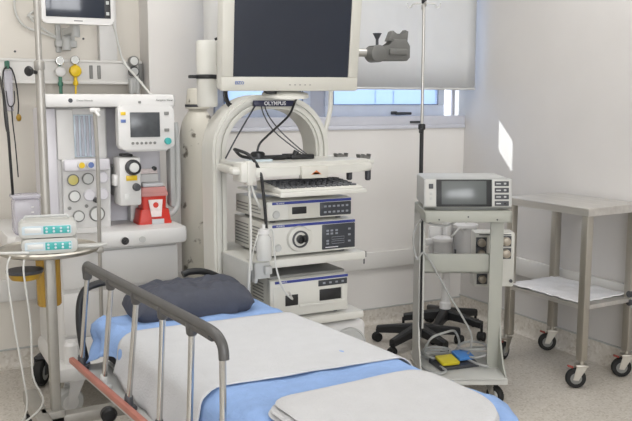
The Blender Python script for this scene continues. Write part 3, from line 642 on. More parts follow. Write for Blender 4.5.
# jointed arm at the left
aj = thing('display_arm', 'cream jointed support arm with black strap left of the large display', 'support arm', (1.22, 3.31, 1.375))
b = MB(); b.lathe([(.04, .0), (.044, .01), (.044, .27), (.04, .278), (0, .28)], (0, 0, 0), n=28); b.done('post', 'cream', aj)
b = MB(); b.prism([(.03, .18), (.03, .27), (.10, .29), (.17, .30), (.17, .13), (.12, .13)], -.035, .035, 'y', bev=.008); b.done('arm', 'cream', aj)
MB().lathe([(.046, .118), (.048, .122), (.048, .132), (.046, .136)], (0, 0, 0), n=28).bx(-.08, -.04, -.015, .015, .12, .134, .004).done('strap', 'black', aj)
b = MB(); b.tube([(.04, 0, .285), (.06, -.02, .295), (.1, -.02, .31), (.13, 0, .3)], .006, 8, smooth=5); b.done('cable_loop', 'black', aj)
b = MB(); b.tube([(.05, -.03, .13), (.062, -.04, .10), (.062, -.045, .04), (.085, -.045, .0), (.11, -.04, .015)], .006, 8, smooth=6); b.tube([(.05, -.035, .14), (.075, -.045, .12), (.07, -.045, .06), (.08, -.045, .02), (.10, -.045, .005)], .005, 8, smooth=6); b.done('cable_loop', 'black', aj)
# scope hanger right of the display
sh = thing('scope_hanger', 'dark grey scope hanger clamp on a pole right of the large display', 'hanger', (1.83, 3.30, 1.13))
b = MB(); b.tube([(-.02, .05, .0), (-.01, .06, .12), (.01, .06, .2), (.02, .06, .27), (.02, .06, .53)], .011, 12, smooth=5); b.done('pole', 'cream', sh)
b = MB(); b.cyl((-.02, .06, .50), (.36, 0, .49), .019); b.done('cross_tube', 'alu', sh)
b = MB(); b.prism([(.20, .455), (.39, .46), (.405, .475), (.405, .53), (.385, .56), (.31, .56), (.29, .525), (.2, .525)], -.03, .03, 'y', bev=.008)
b.prism([(.285, .55), (.305, .595), (.315, .60), (.33, .58), (.375, .58), (.385, .605), (.40, .60), (.395, .54)], -.02, .02, 'y', bev=.006)
b.lathe([(.03, -.04), (.04, -.035), (.04, .035), (.03, .04)], (.225, 0, .49), 'y'); b.box((.33, -.035, .50), (.1, .02, .03), .006)
b.done('clamp', 'clampg', sh)
MB().cyl((.235, 0, .52), (.235, 0, .565), .007).lathe([(.006, .555), (.016, .575), (.022, .585), (0, .587)], (.235, 0, 0)).done('wing_screw', 'dgrey', sh)
b = MB(); b.box((.075, .03, .545), (.075, .05, .04), .012); b.prism([(.05, .56), (.055, .595), (.075, .61), (.10, .6), (.105, .56)], .01, .05, 'y', bev=.008); b.done('clip', 'lgrey', sh)
# water bottle hung at left front of tower
wb = thing('water_bottle', 'cloudy plastic water bottle hanging beside the video processor', 'bottle', (1.288, 2.885, .775))
wb.scale = (.85, .85, .82)
b = MB(); b.lathe([(.032, 0), (.036, .006), (.037, .09), (.034, .11), (.024, .122), (.022, .135)], n=24); b.done('jar', 'milky', wb)
b = MB(); b.lathe([(.026, .128), (.027, .132), (.027, .15), (.02, .154), (0, .154)]); b.cyl((0, 0, .15), (0, 0, .175), .008); b.done('cap', 'white', wb)
b = MB(); b.tube([(.02, -.01, .155), (.04, -.015, .14), (.045, -.02, .05), (.052, -.03, -.05), (.085, -.035, -.15), (.13, -.03, -.2), (.155, .03, -.203), (.16, .055, -.19)], .0045, 8, smooth=6); b.done('hose', 'tube', wb)
b = MB(); b.tube([(-.02, 0, .15), (-.045, .0, .08), (-.06, .02, -.03), (-.065, .05, -.15)], .003, 8, smooth=6); b.done('hose', 'tube', wb)
cable('suction_tube', 'pale tube hanging down beside the left pillar of the endoscopy tower', [(1.245, 2.93, 1.07), (1.238, 2.90, 1.0), (1.235, 2.89, .85), (1.225, 2.89, .7), (1.222, 2.92, .56)], .005, 'tube', cat='tube')
cable('suction_tube', 'short pale tube curving from the side handle towards the light source', [(1.255, 2.93, 1.075), (1.262, 2.91, 1.03), (1.285, 2.92, .985), (1.32, 3.0, .96)], .0055, 'tube', cat='tube')

# ------------------------------------------------------------------ stretcher bed
BR = math.radians(5.7)
bed = thing('hospital_stretcher', 'hospital stretcher with raised grey side rail in front of the equipment', 'stretcher', (1.03, 1.93, 0), BR)
MZ = .62
FE, FR = -.58, .25                               # foot end with rounded corners
def halfw(y): return .31 if y > FE+FR else .31-FR+math.sqrt(max(0, FR*FR-(FE+FR-y)**2))
def outline(ins):
    w_, f_, r_ = .31-ins, FE+ins, FR-ins
    P = [(w_-r_+r_*math.cos(a), f_+r_-r_*math.sin(a)) for a in [PI/2*k/10 for k in range(11)]]
    return P + [(-x, y) for x, y in P[::-1]] + [(-w_, .90-ins), (-w_+.03, .92-ins), (w_-.03, .92-ins), (w_, .90-ins)]
b = MB(); rings = []
for ins, z in [(.03*(1-math.sin(PI/2*k/4)), .484+.03*(1-math.cos(PI/2*k/4))) for k in range(5)] + [(.052*(1-math.cos(PI/2*k/6)), .567+.052*math.sin(PI/2*k/6)) for k in range(7)]:
    rings.append([b.b.verts.new((x, y, z)) for x, y in outline(ins)])
for A_, B_ in zip(rings, rings[1:]):
    for k in range(len(A_)): b.b.faces.new((A_[k], A_[(k+1) % len(A_)], B_[(k+1) % len(A_)], B_[k]))
b.b.faces.new(rings[0][::-1]); b.b.faces.new(rings[-1]); b.done('mattress', 'matt', bed)
b = MB(); b.bx(-.30, .30, -.52, .92, .455, .482, .01); b.bx(-.40, -.29, -.34, .95, .45, .475, .012); b.bx(.29, .34, -.34, .92, .45, .475, .012); b.done('deck_frame', 'lgrey', bed)
b = MB(); b.bx(-.424, -.404, -.36, .955, .487, .508, .006); b.done('side_strip', 'stripe', bed)
b = MB(); b.bx(-.22, .22, -.42, .62, .17, .22, .03); b.cyl((0, .38, .2), (0, .38, .46), .06); b.cyl((0, -.22, .2), (0, -.22, .46), .06); b.bx(-.3, .3, .55, .62, .15, .2, .02); b.bx(-.3, .3, -.44, -.37, .15, .2, .02); b.done('undercarriage', 'lgrey', bed)
for x in (-.28, .28):
    for y in (-.405, .585): caster(bed, x, y, .065, .04, .6 if x > 0 else 2.2, 'dgrey', 'grey', 'lgrey', .155)
# rail
ytop = [.83, .60, .385, .19, .005, -.165]; yfoot = [.905, .67, .45, .215, .02, -.175]
RZ = .85
def rz(y): return RZ if y > -.08 else RZ
sr_ = MB()
RX = -.385
pth = [(RX, ytop[0]+.005, RZ-.035), (RX, ytop[0]+.015, RZ-.01), (RX, ytop[0]+.0, RZ+.004), (RX, ytop[0]-.03, RZ+.006)] + [(RX, y, RZ+.006) for y in (.6, .3, .1, -.05)] + [(RX, -.115, RZ+.004), (RX, -.15, RZ-.006), (RX, -.168, RZ-.024), (RX, -.172, RZ-.05)]
sr_.tube(pth, .013, 12, smooth=4); sr_.tube([(x, y+(.006 if y > .8 else -.0), z-.013) for x, y, z in pth[2:-3]], .012, 12, smooth=4)
for y in ytop[1:-1]: sr_.lathe([(.010, -.035), (.014, -.03), (.016, -.008), (.014, .0)], (RX, y, RZ))
sr_.lathe([(.011, -.045), (.015, -.04), (.016, -.02), (.014, 0)], (RX, ytop[0], RZ))
ro = sr_.done('side_rail', 'railbar', bed)
for i, (a, c) in enumerate(zip(ytop, yfoot)):
    z1 = RZ-.03 if i < 5 else RZ-.05
    MB().tube([(RX, a, z1), (RX-.008, c, .50)], .0085, 12).done('rail_post', 'chrome', ro)
    MB().lathe([(.013, .485), (.014, .49), (.013, .515), (.010, .525)], (RX-.008, c, 0)).bx(RX-.024, RX+.012, c-.022, c+.012, .476, .49, .004).done('post_socket', 'dgrey' if i != 1 else 'lgrey', ro)
# head push handles
b = MB(); b.tube([(-.36, .955, .47), (-.372, .975, .58), (-.368, .985, .68), (-.345, .985, .735), (-.30, .98, .752), (-.26, .975, .755)], .013, 12, smooth=5); b.done('push_handle', 'black', bed)
b = MB(); b.tube([(.215, .955, .47), (.245, .975, .58), (.235, .98, .65), (.19, .985, .71), (.12, .985, .745), (.06, .985, .752), (.03, .985, .745)], .013, 12, smooth=5); b.done('push_handle', 'black', bed)
# sheets
def drape(name, m, y0, y1, dl, dr, off, amp, ny=60, seed=0, x_lo=None, flare=.03, skew=(0, 0), fs=6):
    hw, R_ = .31 + off, .055
    top = MZ + off
    def prof(y, d_l, d_r):
        P = []
        for k in range(9): P.append(('l', d_l*(1-k/8)))
        n = 6
        pts = []
        for k in range(9):
            dd = d_l*(1-k/8); pts.append((-hw - flare*(dd/.12)**1.3, top-R_-dd, -1, 0))
        for k in range(1, n+1):
            a = PI/2*k/n; pts.append((-hw+R_-R_*math.cos(a), top-R_+R_*math.sin(a), -math.cos(a), math.sin(a)))
        for k in range(1, 28): x = (-hw+R_) + (2*hw-2*R_)*k/28; pts.append((x, top, 0, 1))
        for k in range(0, n+1):
            a = PI/2*(1-k/n); pts.append((hw-R_+R_*math.cos(a), top-R_+R_*math.sin(a), math.cos(a), math.sin(a)))
        for k in range(1, 9):
            dd = d_r*k/8; pts.append((hw + flare*.6*(dd/.12)**1.3, top-R_-dd, 1, 0))
        return pts
    mb = MB(); rows = []
    for i in range(ny+1):
        v = i/ny; row = []
        P = prof(0, dl(v), dr(v)); N = len(P)
        for j, (x, z, nx, nz) in enumerate(P):
            ya = y0 + skew[0]*(x/.31); yb = y1 + skew[1]*(x/.31)
            y = ya + (yb-ya)*v
            q = noise.noise(Vector((x*fs+seed, y*fs, z*fs*1.5))) + .5*noise.noise(Vector((x*fs*2.6+seed, y*fs*2.6+3, z*fs*3)))
            side = 1 if nz > .6 else 2.2
            if fs == 8 and nz < .95 and -.05 < y < .79: side *= .3
            if fs == 8 and nx < -.3 and v > .8: side += (v-.8)*34
            a = amp*side*(q+.75)
            a = max(0, a)
            row.append(mb.b.verts.new(((x+nx*a)*halfw(y)/.31, y, z+nz*a)))
        rows.append(row)
    for i in range(ny):
        for j in range(len(rows[0])-1): mb.b.faces.new((rows[i][j], rows[i][j+1], rows[i+1][j+1], rows[i+1][j]))
    o = mb.done(name, m, None, angle=60, loc=(1.03, 1.93, 0), rotz=BR, solid=.003)
    return o
nz1 = lambda v, s, k=9: noise.noise(Vector((v*k+s, s, 0)))
tag(drape('blue_sheet', 'sheetb', -.572, .935, lambda v: (.055+.02*nz1(v, 1)-.035*math.exp(-((v-.87)/.05)**2)+.045*max(0, v-.92)/.08), lambda v: .06+.02*nz1(v, 4), .008, .0075, 130, 1, flare=.02, fs=8), 'light blue crinkled disposable sheet covering the whole stretcher mattress', 'sheet')
tag(drape('white_sheet', 'sheetw', .03, .665, lambda v: .085+.02*nz1(v, 2, 7)+.03*(1-abs(2*v-.8)), lambda v: .03, .018, .0028, 50, 11, flare=.034, skew=(-.04, -.04), fs=5), 'smooth white sheet folded across the middle of the stretcher', 'sheet')
# pillow and blanket as soft slabs
def slab(name, m, w, d, h, p, loc, rotz, amp=.006, nu=40, nv=28, seed=0, ph=1.0, z0=0, dent=0):
    """closed cushion form: flattened superellipsoid with wrinkles"""
    mb = MB(); T_, B_ = [], []
    for i in range(nu+1):
        rt, rb = [], []
        for j in range(nv+1):
            u, v = 2*i/nu-1, 2*j/nv-1
            e = max(0., (1-abs(u)**p))*max(0., (1-abs(v)**p)); t = e**ph
            x, y = u*w/2*(1-.06*(abs(v)**3)), v*d/2*(1-.06*(abs(u)**3))
            q = noise.noise(Vector((u*3+seed, v*2.2, 0))) + .5*noise.noise(Vector((u*7+seed, v*5, 2)))
            z = h*(.28+.72*t) + amp*q*(.3+t)
            z -= dent*math.exp(-((u+.1)**2*4+v*v*3))
            rt.append(mb.b.verts.new((x, y, z)))
            rb.append(mb.b.verts.new((x*.985, y*.985, h*.28*(1-min(1, e*6)))) if 0 < i < nu and 0 < j < nv else None)
        T_.append(rt); B_.append(rb)
    g = lambda L, i, j: L[i][j] if L[i][j] is not None else T_[i][j]
    for i in range(nu):
        for j in range(nv):
            mb.b.faces.new((T_[i][j], T_[i+1][j], T_[i+1][j+1], T_[i][j+1]))
            q = [g(B_, i, j), g(B_, i, j+1), g(B_, i+1, j+1), g(B_, i+1, j)]
            if len(set(q)) > 2: 
                try: mb.b.faces.new(q)
                except ValueError: pass
    return mb.done(name, m, None, angle=70, loc=loc, rotz=rotz)
def bedpt(x, y, z): c, s = math.cos(BR), math.sin(BR); return (1.03+x*c-y*s, 1.93+x*s+y*c, z)
tag(slab('pillow', 'pillow', .46, .25, .108, 4.5, bedpt(.0, .872, MZ+.014), BR-math.radians(6), .014, 60, 40, 4, .5), 'dark slate grey pillow on the blue sheet at the head of the stretcher', 'pillow')
bk = thing('folded_blanket', 'thick white folded blanket on the blue sheet at the near end of the stretcher', 'blanket', bedpt(-.04, -.375, MZ+.019), BR-math.radians(3))
def sheetslab(w, d, z0, z1, seed, cr, ox=0, oy=0):
    mb = MB(); nu, nv = 36, 40
    def f(u, v, top):
        a, c = 2*u-1, 2*v-1
        # square -> rounded square
        x = a*w/2; y = c*d/2
        rr = cr
        rr = cr if y > 0 else .2
        cx, cy = abs(x)-(w/2-rr), abs(y)-(d/2-rr)
        if cx > 0 and cy > 0:
            k = max(cx, cy)/math.hypot(cx, cy); x = math.copysign(w/2-rr+cx*k, x); y = math.copysign(d/2-rr+cy*k, y)
        ed = min(w/2-abs(a*w/2), d/2-abs(c*d/2)); t = min(1, ed/.02); rnd = math.sqrt(max(0, 1-(1-t)**2))
        q = noise.noise(Vector((x*6+seed, y*6, seed)))*.003
        hm = (z0+z1)/2; hh = (z1-z0)/2
        edge = noise.noise(Vector((x*5+seed, y*5, 9)))*.008
        return (x+ox+edge*(1-t), y+oy+edge*(1-t), hm+(hh*rnd if top else -hh*rnd)+q*(1 if top else 0))
    mb.grid(lambda u, v: f(u, v, True), nu, nv); mb.grid(lambda u, v: f(u, v, False), nu, nv)
    bmesh.ops.remove_doubles(mb.b, verts=mb.b.verts, dist=.0008)
    return mb
for i, (w_, d_, z0, z1, ox, oy) in enumerate(((.50, .44, 0, .013, .0, -.0), (.495, .43, .0125, .025, .004, .0), (.485, .42, .0245, .037, .008, .003))):
    sheetslab(w_, d_, z0, z1, i*5+1, .07, ox, oy).done('fold', 'sheetn', bk, angle=70)

# ------------------------------------------------------------------ pump stand at far left
PX, PY = .515, 3.15
ps = thing('drip_stand', 'steel column stand with round tray carrying the infusion pumps at far left', 'stand', (PX, PY, 0))
b = MB(); b.bx(-.018, .018, -.022, .022, .14, .84, .005); b.done('column', 'column', ps)
b = MB(); b.cyl((-.0, .03, .80), (-.0, .03, 1.53), .0165); b.lathe([(.018, 1.515), (.02, 1.52), (.02, 1.545), (.014, 1.55)], (0, .03, 0)); b.done('outer_tube', 'poles', ps)
b = MB(); b.cyl((-.0, .03, 1.5), (-.0, .03, 2.05), .0115); b.tube([(-.12, .03, 2.07), (-.09, .03, 2.03), (0, .03, 2.04), (.09, .03, 2.03), (.12, .03, 2.07)], .005, 8, smooth=4); b.done('telescopic_pole', 'poles', ps)
MB().cyl((-.015, .02, 1.505), (-.035, -.0, 1.508), .007).lathe([(.007, 0), (.015, .006), (.019, .016), (.014, .024), (0, .026)], (-.034, -.0, 1.508), R=Matrix.Rotation(-2.3, 3, 'Z') @ Matrix.Rotation(PI/2, 3, 'Y') @ Matrix.Identity(3)).done('clamp_knob', 'black', ps)
b = MB(); b.lathe([(.0, .833), (.172, .833), (.182, .838), (.185, .848), (.179, .854), (.172, .846), (0, .844)], (0, 0, 0), n=48); b.done('round_tray', 'steel', ps)
b = MB(); b.bx(-.085, -.03, -.16, .28, .155, .21, .008); b.bx(-.05, .40, -.03, .03, .145, .19, .008); b.bx(-.06, .03, -.03, .03, .15, .21, .006); b.done('base_frame', 'column', ps)
MB().lathe([(.022, -.01), (.03, -.006), (.032, .02), (.022, .035), (0, .037)], (.19, -.045, .172), 'y').done('end_knob', 'black', ps)
for x, y in ((-.06, -.13), (-.06, .25), (.36, 0)): caster(ps, x, y, .055, .03, 1, 'rubber', 'chrome', 'grey', .14)
def pump(z, w, dx, label):
    t = thing('infusion_pump', label, 'infusion pump', (PX-.012+dx, PY-.07, z), math.radians(-9), 'infusion pumps on the round tray')
    b = MB(); b.prism(rrect(w, .056, .016, 5, 0, .028), -.055, .08, 'y', bev=.006); b.done('housing', 'cartl', t)
    b = MB(); b.prism(rrect(w+.006, .045, .014, 5, 0, .031), -.03, .06, 'y', bev=.004); b.done('grey_band', 'lgrey', t)
    MB().prism(rrect(w*.86, .032, .006, 3, -.004, .028), -.0575, -.055, 'y').done('front_plate', 'lcd', t)
    MB().bx(-w*.40, -w*.12, -.0595, -.0575, .019, .037, .001).done('display', 'dial', t)
    kp = MB().bx(-w*.08, w*.39, -.0595, -.0575, .014, .042, .001).done('keypad', 'teal', t)
    k = MB()
    for x in (.0, .025, .05, .075): 
        for zz in (.022, .034): k.lathe([(.0045, 0), (.004, .0015), (0, .0015)], (x-.005, -.0595, zz), 'y', n=10)
    k.done('keys', 'lcd', kp)
    return t
pump(.908, .200, .0, 'white infusion pump with turquoise keypad, the upper of two on the tray')
pump(.848, .192, .004, 'white infusion pump with turquoise keypad, the lower of two on the tray')
hb = MB((PX+.01, PY, .967)); hb.tube([(PX-.09, PY-.03, .966), (PX-.085, PY-.03, .976), (PX+.06, PY-.05, .976), (PX+.07, PY-.05, .966)], .005, 8)
tag(hb.done('pump_clamp', 'lgrey', None, loc=(PX+.01, PY, .967)), 'grey carrying handle lying across the top of the upper infusion pump', 'handle')
jar = thing('drain_jar', 'tall amber plastic jar hanging behind the column under the round tray', 'jar', (PX+.005, PY+.07, .61))
MB().lathe([(.042, 0), (.046, .006), (.046, .19), (.04, .205)], n=24).done('jar', 'amber', jar)
MB().lathe([(.048, .2), (.048, .215), (0, .216)], n=24).done('lid', 'dgrey', jar)
yb = thing('amber_bowl', 'shallow amber bowl with dark rim hanging left under the round tray', 'bowl', (.415, 3.08, .745))
MB().lathe([(.02, 0), (.05, .008), (.062, .03), (.06, .034), (.05, .012), (0, .004)], n=24).done('bowl', 'ambers', yb)
MB().lathe([(.064, .03), (.066, .033), (.066, .042), (0, .043)], n=24).done('rim_lid', 'dgrey', yb)
for i, (dx, lb) in enumerate(((0, 'pale infusion line hanging at far left, left of the other'), (.055, 'pale infusion line hanging at far left, right of the other'))):
    cable('infusion_line', lb, [(.36+dx, 3.02, .85), (.345+dx, 3.0, .80), (.36+dx, 3.0, .6), (.385+dx*.6, 3.03, .4), (.40+dx, 3.1, .25), (.36-dx, 3.2, .1), (.30, 3.3, .012), (.40, 3.45, .01+.006*i)], .0035, 'tube', cat='tube')
cable('pump_line', 'pale tube looping right from the infusion pumps over the tray edge', [(.60, 3.06, .86), (.66, 3.03, .862), (.71, 3.06, .86), (.70, 3.12, .852), (.62, 3.14, .85)], .005, 'tube', cat='tube')
cable('pump_line', 'pale tube looping left from the infusion pumps over the tray edge', [(.42, 3.0, .862), (.36, 2.99, .868), (.30, 3.03, .865), (.26, 3.1, .86)], .005, 'tube', cat='tube')

# ------------------------------------------------------------------ grey instrument cart with screen unit
CR = math.radians(-27.8)
ct = thing('instrument_cart', 'narrow grey sheet metal cart carrying the screen unit', 'cart', (2.267, 2.8446, 0), CR)
ct.scale = (.925, 1, .978)
b = MB(); b.bx(-.212, .212, 0, .36, .922, .934, .004); b.bx(-.212, .212, 0, .012, .882, .93, .003); b.bx(-.212, -.2, 0, .36, .882, .93, .003); b.bx(.2, .212, 0, .36, .882, .93, .003); tt = b.done('top_tray', 'cartg', ct)
for x in (-.14, .0, .14): MB().lathe([(.004, 0), (.004, .002), (0, .002)], (x, 0, .908 if x == 0 else .895), 'y', n=10).done('screw', 'dgrey', tt)
prof = [(0, .125), (.34, .125), (.34, .9), (.0, .9), (.0, .72), (.02, .45), (.045, .3), (.03, .2)]
prof = [(.0, .12), (.36, .12), (.36, .90), (.16, .90), (.16, .42), (.13, .28), (.06, .18), (.0, .15)]
b = MB(); b.prism(prof, -.212, -.204, 'x'); b.bx(-.212, -.184, .15, .162, .34, .9, .002); b.done('side_panel', 'cartl', ct)
b = MB(); b.prism(prof, .204, .212, 'x'); b.bx(.145, .212, .15, .162, .12, .9, .002); b.done('side_panel', 'cartg', ct)
b = MB(); b.bx(-.205, .15, .165, .177, .61, .705, .003); b.bx(-.205, .15, .165, .2, .61, .622, .003); b.done('cross_panel', 'cartg', ct)
b = MB(); b.bx(-.215, .214, -.01, .40, .133, .145, .003); b.bx(-.215, .214, -.01, .0, .115, .143, .002); b.done('base_shelf', 'cartl', ct)
MB().tube([(-.2, .145, .88), (-.2, .145, .3)], .006, 8).done('edge_seal', 'black', ct)
for x in (-.17, .165):
    for y in (.04, .35): caster(ct, x, y, .048, .03, 2.3, 'rubber', 'chrome', 'lgrey', .118, name='caster')
es = thing('screen_unit', 'grey electrosurgical unit with wide screen on top of the grey cart', 'electrosurgical unit', (2.267, 2.8446, .9137), CR)
es.scale = (.925, 1, 1)
b = MB(); b.bx(-.208, .208, .035, .33, .012, .142, .012); b.prism([(.03, .008), (.012, .02), (.03, .142), (.06, .142), (.06, .008)], -.212, .212, 'x', bev=.004); b.bx(-.15, .15, .05, .3, 0, .014, .004); b.done('housing', 'lgrey', es)
Rt = Matrix.Rotation(math.radians(-8), 3, 'X')
def tilt(m, x0, x1, z0, z1, t0, t1, bev=.002): # plate lying on the sloped front
    m.box(Vector(((x0+x1)/2, .0235, .078)) + Rt @ Vector((0, -(t0+t1)/2, (z0+z1)/2-.078)), (x1-x0, t1-t0, z1-z0), bev, R=Rt)
    return m
tilt(MB(), -.153, .115, .018, .139, .001, .006).done('screen_frame', 'black', es)
tilt(MB(), -.128, .088, .028, .132, .0055, .007, .0005).done('screen', 'screeng', es)
tilt(MB(), -.205, -.157, .018, .139, .001, .005).done('left_panel', 'cartl', es)
tilt(MB(), .119, .205, .018, .139, .001, .004).done('right_panel', 'cartl', es)
tilt(MB(), -.190, -.168, .098, .120, .004, .009, .004).done('power_key', 'dgrey', es)
for z in (.055, .078): tilt(MB(), -.186, -.172, z-.007, z+.007, .004, .007, .003).done('round_key', 'lgrey', es)
for i in range(4):
    sk = tilt(MB(), .128, .197, .021+i*.0295, .043+i*.0295, .003, .007, .004).done('socket', 'dgrey', es)
    tilt(MB(), .172, .184, .028+i*.0295, .036+i*.0295, .006, .009, .002).done('socket_pin', 'lgrey' if i else 'black', sk)
    tilt(MB(), .135, .158, .029+i*.0295, .034+i*.0295, .006, .0075, .0005).done('socket_mark', 'lgrey', sk)
# foot pedal set on the base shelf
fpd = thing('foot_pedal', 'black double foot pedal with yellow and blue treads on the cart base', 'foot pedal', (0, 0, 0), CR+.35)
def cartpt(x, y, z): c, s = math.cos(CR), math.sin(CR); return (2.253+x*c-y*s, 2.852+x*s+y*c, z)
fpd.location = cartpt(.0, .19, .1425); fpd.scale = (.82, .85, .7)
b = MB(); b.prism([(-.13, -.08), (.12, -.08), (.14, .0), (.11, .08), (-.12, .08)], 0, .022, 'z', bev=.004); b.bx(-.12, .12, .05, .085, .0, .05, .01); b.done('base', 'dgrey', fpd)
Rp = Matrix.Rotation(.22, 3, 'X')
MB().box((-.055, -.02, .048), (.11, .10, .024), .006, R=Rp).done('pedal', 'pyellow', fpd)['label'] = 'yellow pedal tread'
MB().box((.07, .015, .055), (.105, .10, .024), .006, R=Rp).done('pedal', 'pblue', fpd)['label'] = 'blue pedal tread'
def cartcable(name, label, pts, r, m): return cable(name, label, [cartpt(p[0]*.925+.016, p[1], p[2]+(.014 if p[2] < .3 else -.02 if p[2] > .6 else 0)) for p in pts], r, m)
cartcable('pedal_cable', 'grey coiled pedal cable in big loop at the back left of the cart base', [(-.16, .30, .14), (-.17, .2, .2), (-.14, .16, .27), (-.06, .2, .3), (.0, .27, .27), (.03, .3, .2), (0, .33, .15), (-.1, .33, .14), (-.15, .25, .142), (-.05, .22, .145), (-.13, .2, .16), (-.17, .28, .17), (-.1, .34, .17), (-.02, .32, .165), (-.04, .26, .15), (-.14, .24, .15), (-.18, .3, .15), (-.12, .35, .15), (-.02, .35, .15)], .0055, 'gtube')
cartcable('pedal_cable', 'grey coiled cable heaped at the right of the foot pedal', [(.05, .22, .16), (.1, .16, .175), (.17, .2, .19), (.16, .3, .2), (.08, .33, .2), (.02, .28, .19), (.06, .2, .2), (.14, .18, .21), (.17, .26, .19), (.1, .33, .17), (.03, .32, .15), (.08, .16, .15), (.15, .13, .14)], .006, 'gtube')
cartcable('mains_cable', 'grey cable looping outside the left panel and down across the cart', [(-.18, .15, .87), (-.225, .14, .86), (-.245, .14, .78), (-.225, .14, .69), (-.19, .13, .72), (-.12, .14, .62), (-.06, .14, .5), (.02, .16, .38), (.07, .18, .27), (.06, .22, .17), (.02, .25, .14)], .005, 'gtube')
cartcable('hand_cable', 'grey cable sagging just below the cart top tray', [(-.19, .12, .87), (-.15, .1, .858), (-.1, .1, .853), (-.06, .1, .862), (-.03, .1, .88)], .005, 'gtube')
cartcable('floor_cable', 'grey cable lying along the front left edge of the cart base', [(-.19, .28, .14), (-.2, .18, .14), (-.17, .08, .14), (-.12, .03, .14), (-.08, .06, .142), (-.1, .12, .143)], .006, 'gtube')
# valve box hung at the back of the cart
vb = thing('valve_box', 'cream box with dark round valves hung behind the right panel of the grey cart', 'valve box', cartpt(.23, .46, .475), CR)
b = MB(); b.bx(-.10, .10, -.05, .06, 0, .275, .006); b.done('housing', 'cream', vb)
for x, z, r_ in ((-.068, .225, .023), (-.068, .172, .02), (.055, .232, .025), (.055, .17, .025), (-.06, .04, .022)):
    MB().bx(x-.027, x+.027, -.053, -.05, z-.027, z+.027, .003).done('valve_plate', 'dgrey', vb)
    MB().lathe([(r_*.9, 0), (r_*.85, .02), (r_*.5, .024), (0, .024)], (x, -.052, z), 'y').done('valve_knob', 'tan', vb)
MB().bx(-.08, .08, -.0515, -.0495, .262, .267, 0).done('print_line', 'ink', vb)
MB().lathe([(.009, 0), (.008, .008), (0, .009)], (.085, -.05, .03), 'y').done('screw_knob', 'dgrey', vb)
MB().bx(-.07, -.02, -.112, -.045, .12, .15, .003).done('hook', 'cartg', vb)

# ------------------------------------------------------------------ star base stands behind the cart
def star(parent, r, zc, a0, m='black', rc=.027):
    for k in range(5):
        a = a0 + 2*PI*k/5; d = Vector((math.cos(a), math.sin(a), 0)); s_ = Vector((-d.y, d.x, 0))
        q = MB(); L = []
        for t, w_, h_, dz in ((.02, .03, .03, .012), (.5*r, .024, .024, .0), (r, .018, .02, -.018)):
            c = d*t + Vector((0, 0, zc+dz)); L.append([q.b.verts.new(c + s_*w_*i + Vector((0, 0, h_*j))) for i, j in ((-1, -1), (1, -1), (1, .6), (.6, 1), (-.6, 1), (-1, .6))])
        for A_, B_ in zip(L, L[1:]):
            for i in range(6): q.b.faces.new((A_[i], A_[(i+1) % 6], B_[(i+1) % 6], B_[i]))
        q.b.faces.new(L[0][::-1]); q.b.faces.new(L[-1]); lo = q.done('leg', m, parent)
        cpt = d*r
        w2 = MB()
        ax = Matrix.Rotation(a+.9+k, 3, 'Z') @ Matrix.Rotation(PI/2, 3, 'X')
        for o_ in (-.013, .013): w2.lathe([(rc*.5, -.009), (rc*.9, -.009), (rc, -.004), (rc, .004), (rc*.9, .009), (rc*.5, .009)], Vector((cpt.x, cpt.y, rc)) + ax @ Vector((0, 0, o_)), n=20, R=ax)
        w2.cyl((cpt.x, cpt.y, rc), (cpt.x, cpt.y, zc-.02), .008); w2.lathe([(rc*.8, -.006), (rc*.8, .006)], (cpt.x, cpt.y, rc), R=ax)
        w2.done('caster', 'rubber', lo)
    MB().lathe([(.03, zc-.03), (.042, zc-.02), (.042, zc+.03), (.03, zc+.045)]).done('hub', m, parent)
iv = thing('iv_pole', 'tall slim IV pole with black lower tube behind the grey cart', 'IV pole', (2.625, 3.72, 0))
star(iv, .25, .095, math.radians(128))
b = MB(); b.cyl((0, 0, .1), (0, 0, 1.255), .0115); b.lathe([(.0125, 1.24), (.02, 1.245), (.02, 1.27), (.014, 1.275)]); b.done('lower_tube', 'black', iv)
b = MB(); b.cyl((0, 0, 1.2), (0, 0, 1.94), .0085); b.done('upper_tube', 'alu', iv)
b = MB(); b.cyl((0, 0, 1.235), (-.03, -.03, 1.235), .006); b.lathe([(.006, 0), (.014, .004), (.012, .014), (0, .015)], (-.03, -.03, 1.235), 'y'); b.done('clamp_knob', 'black', iv)
MB().lathe([(.011, 1.925), (.014, 1.93), (.014, 1.945), (.008, 1.952), (0, 1.953)]).done('end_cap', 'black', iv)
for a in range(4):
    R4 = Matrix.Rotation(math.radians(-28+a*90), 3, 'Z'); z = 1.925
    MB().tube([R4 @ Vector(p) for p in ((.0, 0, z), (.04, 0, z), (.062, 0, z-.005), (.068, 0, z-.018), (.078, 0, z-.022), (.088, 0, z-.012), (.09, 0, z+.003))], .0035, 8, smooth=4).done('hook', 'alu', iv)
su = thing('suction_stand', 'white suction unit on wheeled star base with two cloudy jars behind the grey cart', 'suction stand', (2.925, 3.87, 0))
star(su, .25, .115, math.radians(4))
b = MB(); b.cyl((0, 0, .12), (0, 0, .45), .026); b.lathe([(.03, .15), (.034, .155), (.034, .19), (.026, .2)]); b.done('column', 'white', su)
b = MB(); b.bx(-.13, .13, -.06, .06, .44, .455, .006); b.bx(-.02, .02, -.02, .02, .45, .72, .006); b.bx(-.14, .14, .01, .03, .55, .59, .006); b.bx(-.1, .15, .03, .05, .42, .66, .006); b.done('carrier', 'white', su)
